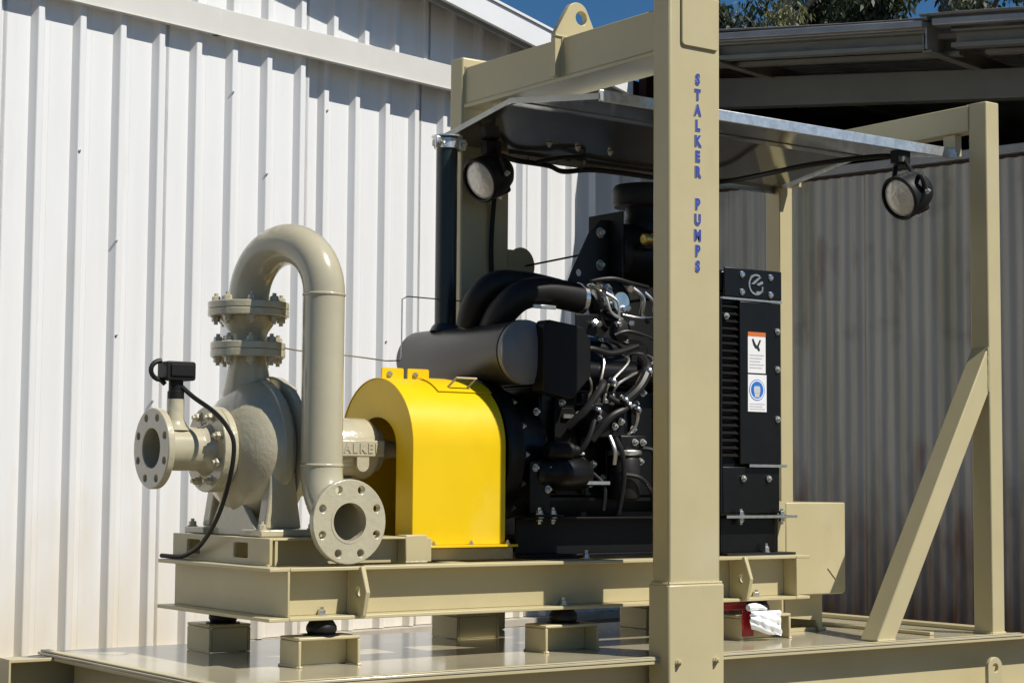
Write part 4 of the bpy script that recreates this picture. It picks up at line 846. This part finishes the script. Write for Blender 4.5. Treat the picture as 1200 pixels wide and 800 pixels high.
# ------------------------------------------------------------------ red bracket and white bag on the right front block
rd = thing('red_bracket', 'small red metal bracket beside the lettered post, under the base frame', 'bracket', (3.98, 4.24, -.41))
part('arm', MB().box(3.90, 4.005, 4.225, 4.262, -.395, -.3695), 'red', rd, bevel=.004)
part('body', MB().box(3.955, 4.003, 4.195, 4.1985, -.474, -.3955), 'red', rd, bevel=.004)
def bag():
    rnd = random.Random(11); mb = MB(); n = 16; m2 = 12; vs = []
    for side in (0, 1):
        for j in range(m2+1):
            for i in range(n+1):
                s = i/n; t = j/m2
                x = 3.968+s*.130+.002*math.sin(t*7); z = -.396-t*(.056+.026*s)+.003*math.sin(s*9)*t
                bulge = .016*math.sin(math.pi*s)**.5*math.sin(math.pi*t)**.5 if 0 < s < 1 and 0 < t < 1 else 0
                y = 4.172+(bulge if side else -bulge)+.003*math.sin(s*13+t*5)+.003*math.sin(s*7-t*19)+.0025*math.sin(s*31-t*23)
                vs.append((x, y, z))
    K = (n+1)*(m2+1)
    for side in (0, 1):
        for j in range(m2):
            for i in range(n):
                a = side*K+j*(n+1)+i; mb.f.append((a, a+1, a+n+2, a+n+1))
    mb.v = vs; return mb
bg_ = thing('white_bag', 'crumpled white plastic bag hanging on the front right deck block', 'bag', (4.045, 4.172, -.48))
part('pouch', bag(), 'cloth', bg_, ang=70)
tieb = MB().tube(spline([(3.965, 4.18, -.386), (3.99, 4.182, -.384), (4.02, 4.186, -.386), (4.055, 4.195, -.394)], 5), [.010, .011, .012, .012, .012, .012, .012, .012, .011, .010, .010, .009, .008, .007, .006, .005], 8)
part('twisted_neck', tieb, 'cloth', bg_)

# ------------------------------------------------------------------ weld beads on the skid and the base frame
def weld(parent, p, q, r=.0042):
    p, q = Vector(p), Vector(q); n = max(6, int((q-p).length/.006)); rn = random.Random(int(p.x*1000+q.z*977+q.y*31))
    part('weld_bead', MB().tube([p+(q-p)*i/n for i in range(n+1)], [r*(.8+.35*rn.random()) for _ in range(n+1)], 6), 'tan', parent)
weld(skid, (3.411, 3.9735, 1.225), (3.411, 3.9735, 1.352)); weld(skid, (3.411, 4.9285, 1.225), (3.411, 4.9285, 1.352)); weld(skid, (3.411, 3.9735, 1.351), (3.57, 3.9735, 1.351))
weld(skid, (3.396, 3.898, -.284), (3.594, 3.898, -.284), .005); weld(skid, (3.397, 3.90, -.284), (3.397, 3.97, -.284), .005)
weld(skid, (4.828, 4.027, 1.172), (4.828, 4.027, 1.260)); weld(skid, (4.826, 3.952, .30), (4.826, 3.952, .444)); weld(skid, (4.29, 3.953, DZ+.004), (4.37, 3.953, DZ+.004), .005)
weld(skid, (4.828, 3.951, DZ+.004), (4.893, 3.951, DZ+.004), .005); weld(skid, (4.828, 3.951, DZ+.004), (4.828, 4.025, DZ+.004), .005)
weld(skid, (3.383, 4.409, 1.353), (3.555, 4.409, 1.353)); weld(skid, (3.41, 4.409, 1.23), (3.41, 4.409, 1.35))
for b in BL[:3]:
    weld(skid, (b[0], b[2], DZ+.002), (b[0], b[3], DZ+.002), .004); weld(skid, (b[0], b[2], DZ+.002), (b[0]+.01, b[2], DZ+.002), .004); weld(skid, (b[1]-.01, b[2], DZ+.002), (b[1], b[2], DZ+.002), .004)
for x in (2.578, 3.957): weld(bf, (x, 4.25, -.355), (x, 4.25, -.243), .0035)
weld(bf, (2.371, 4.256, -.355), (2.371, 4.256, -.243), .0035); weld(bf, (2.79, 4.302, B1+.002), (2.862, 4.302, B1+.002), .0035); weld(bf, (2.364, 4.30, B1+.002), (2.364, 4.87, B1+.002), .0035)
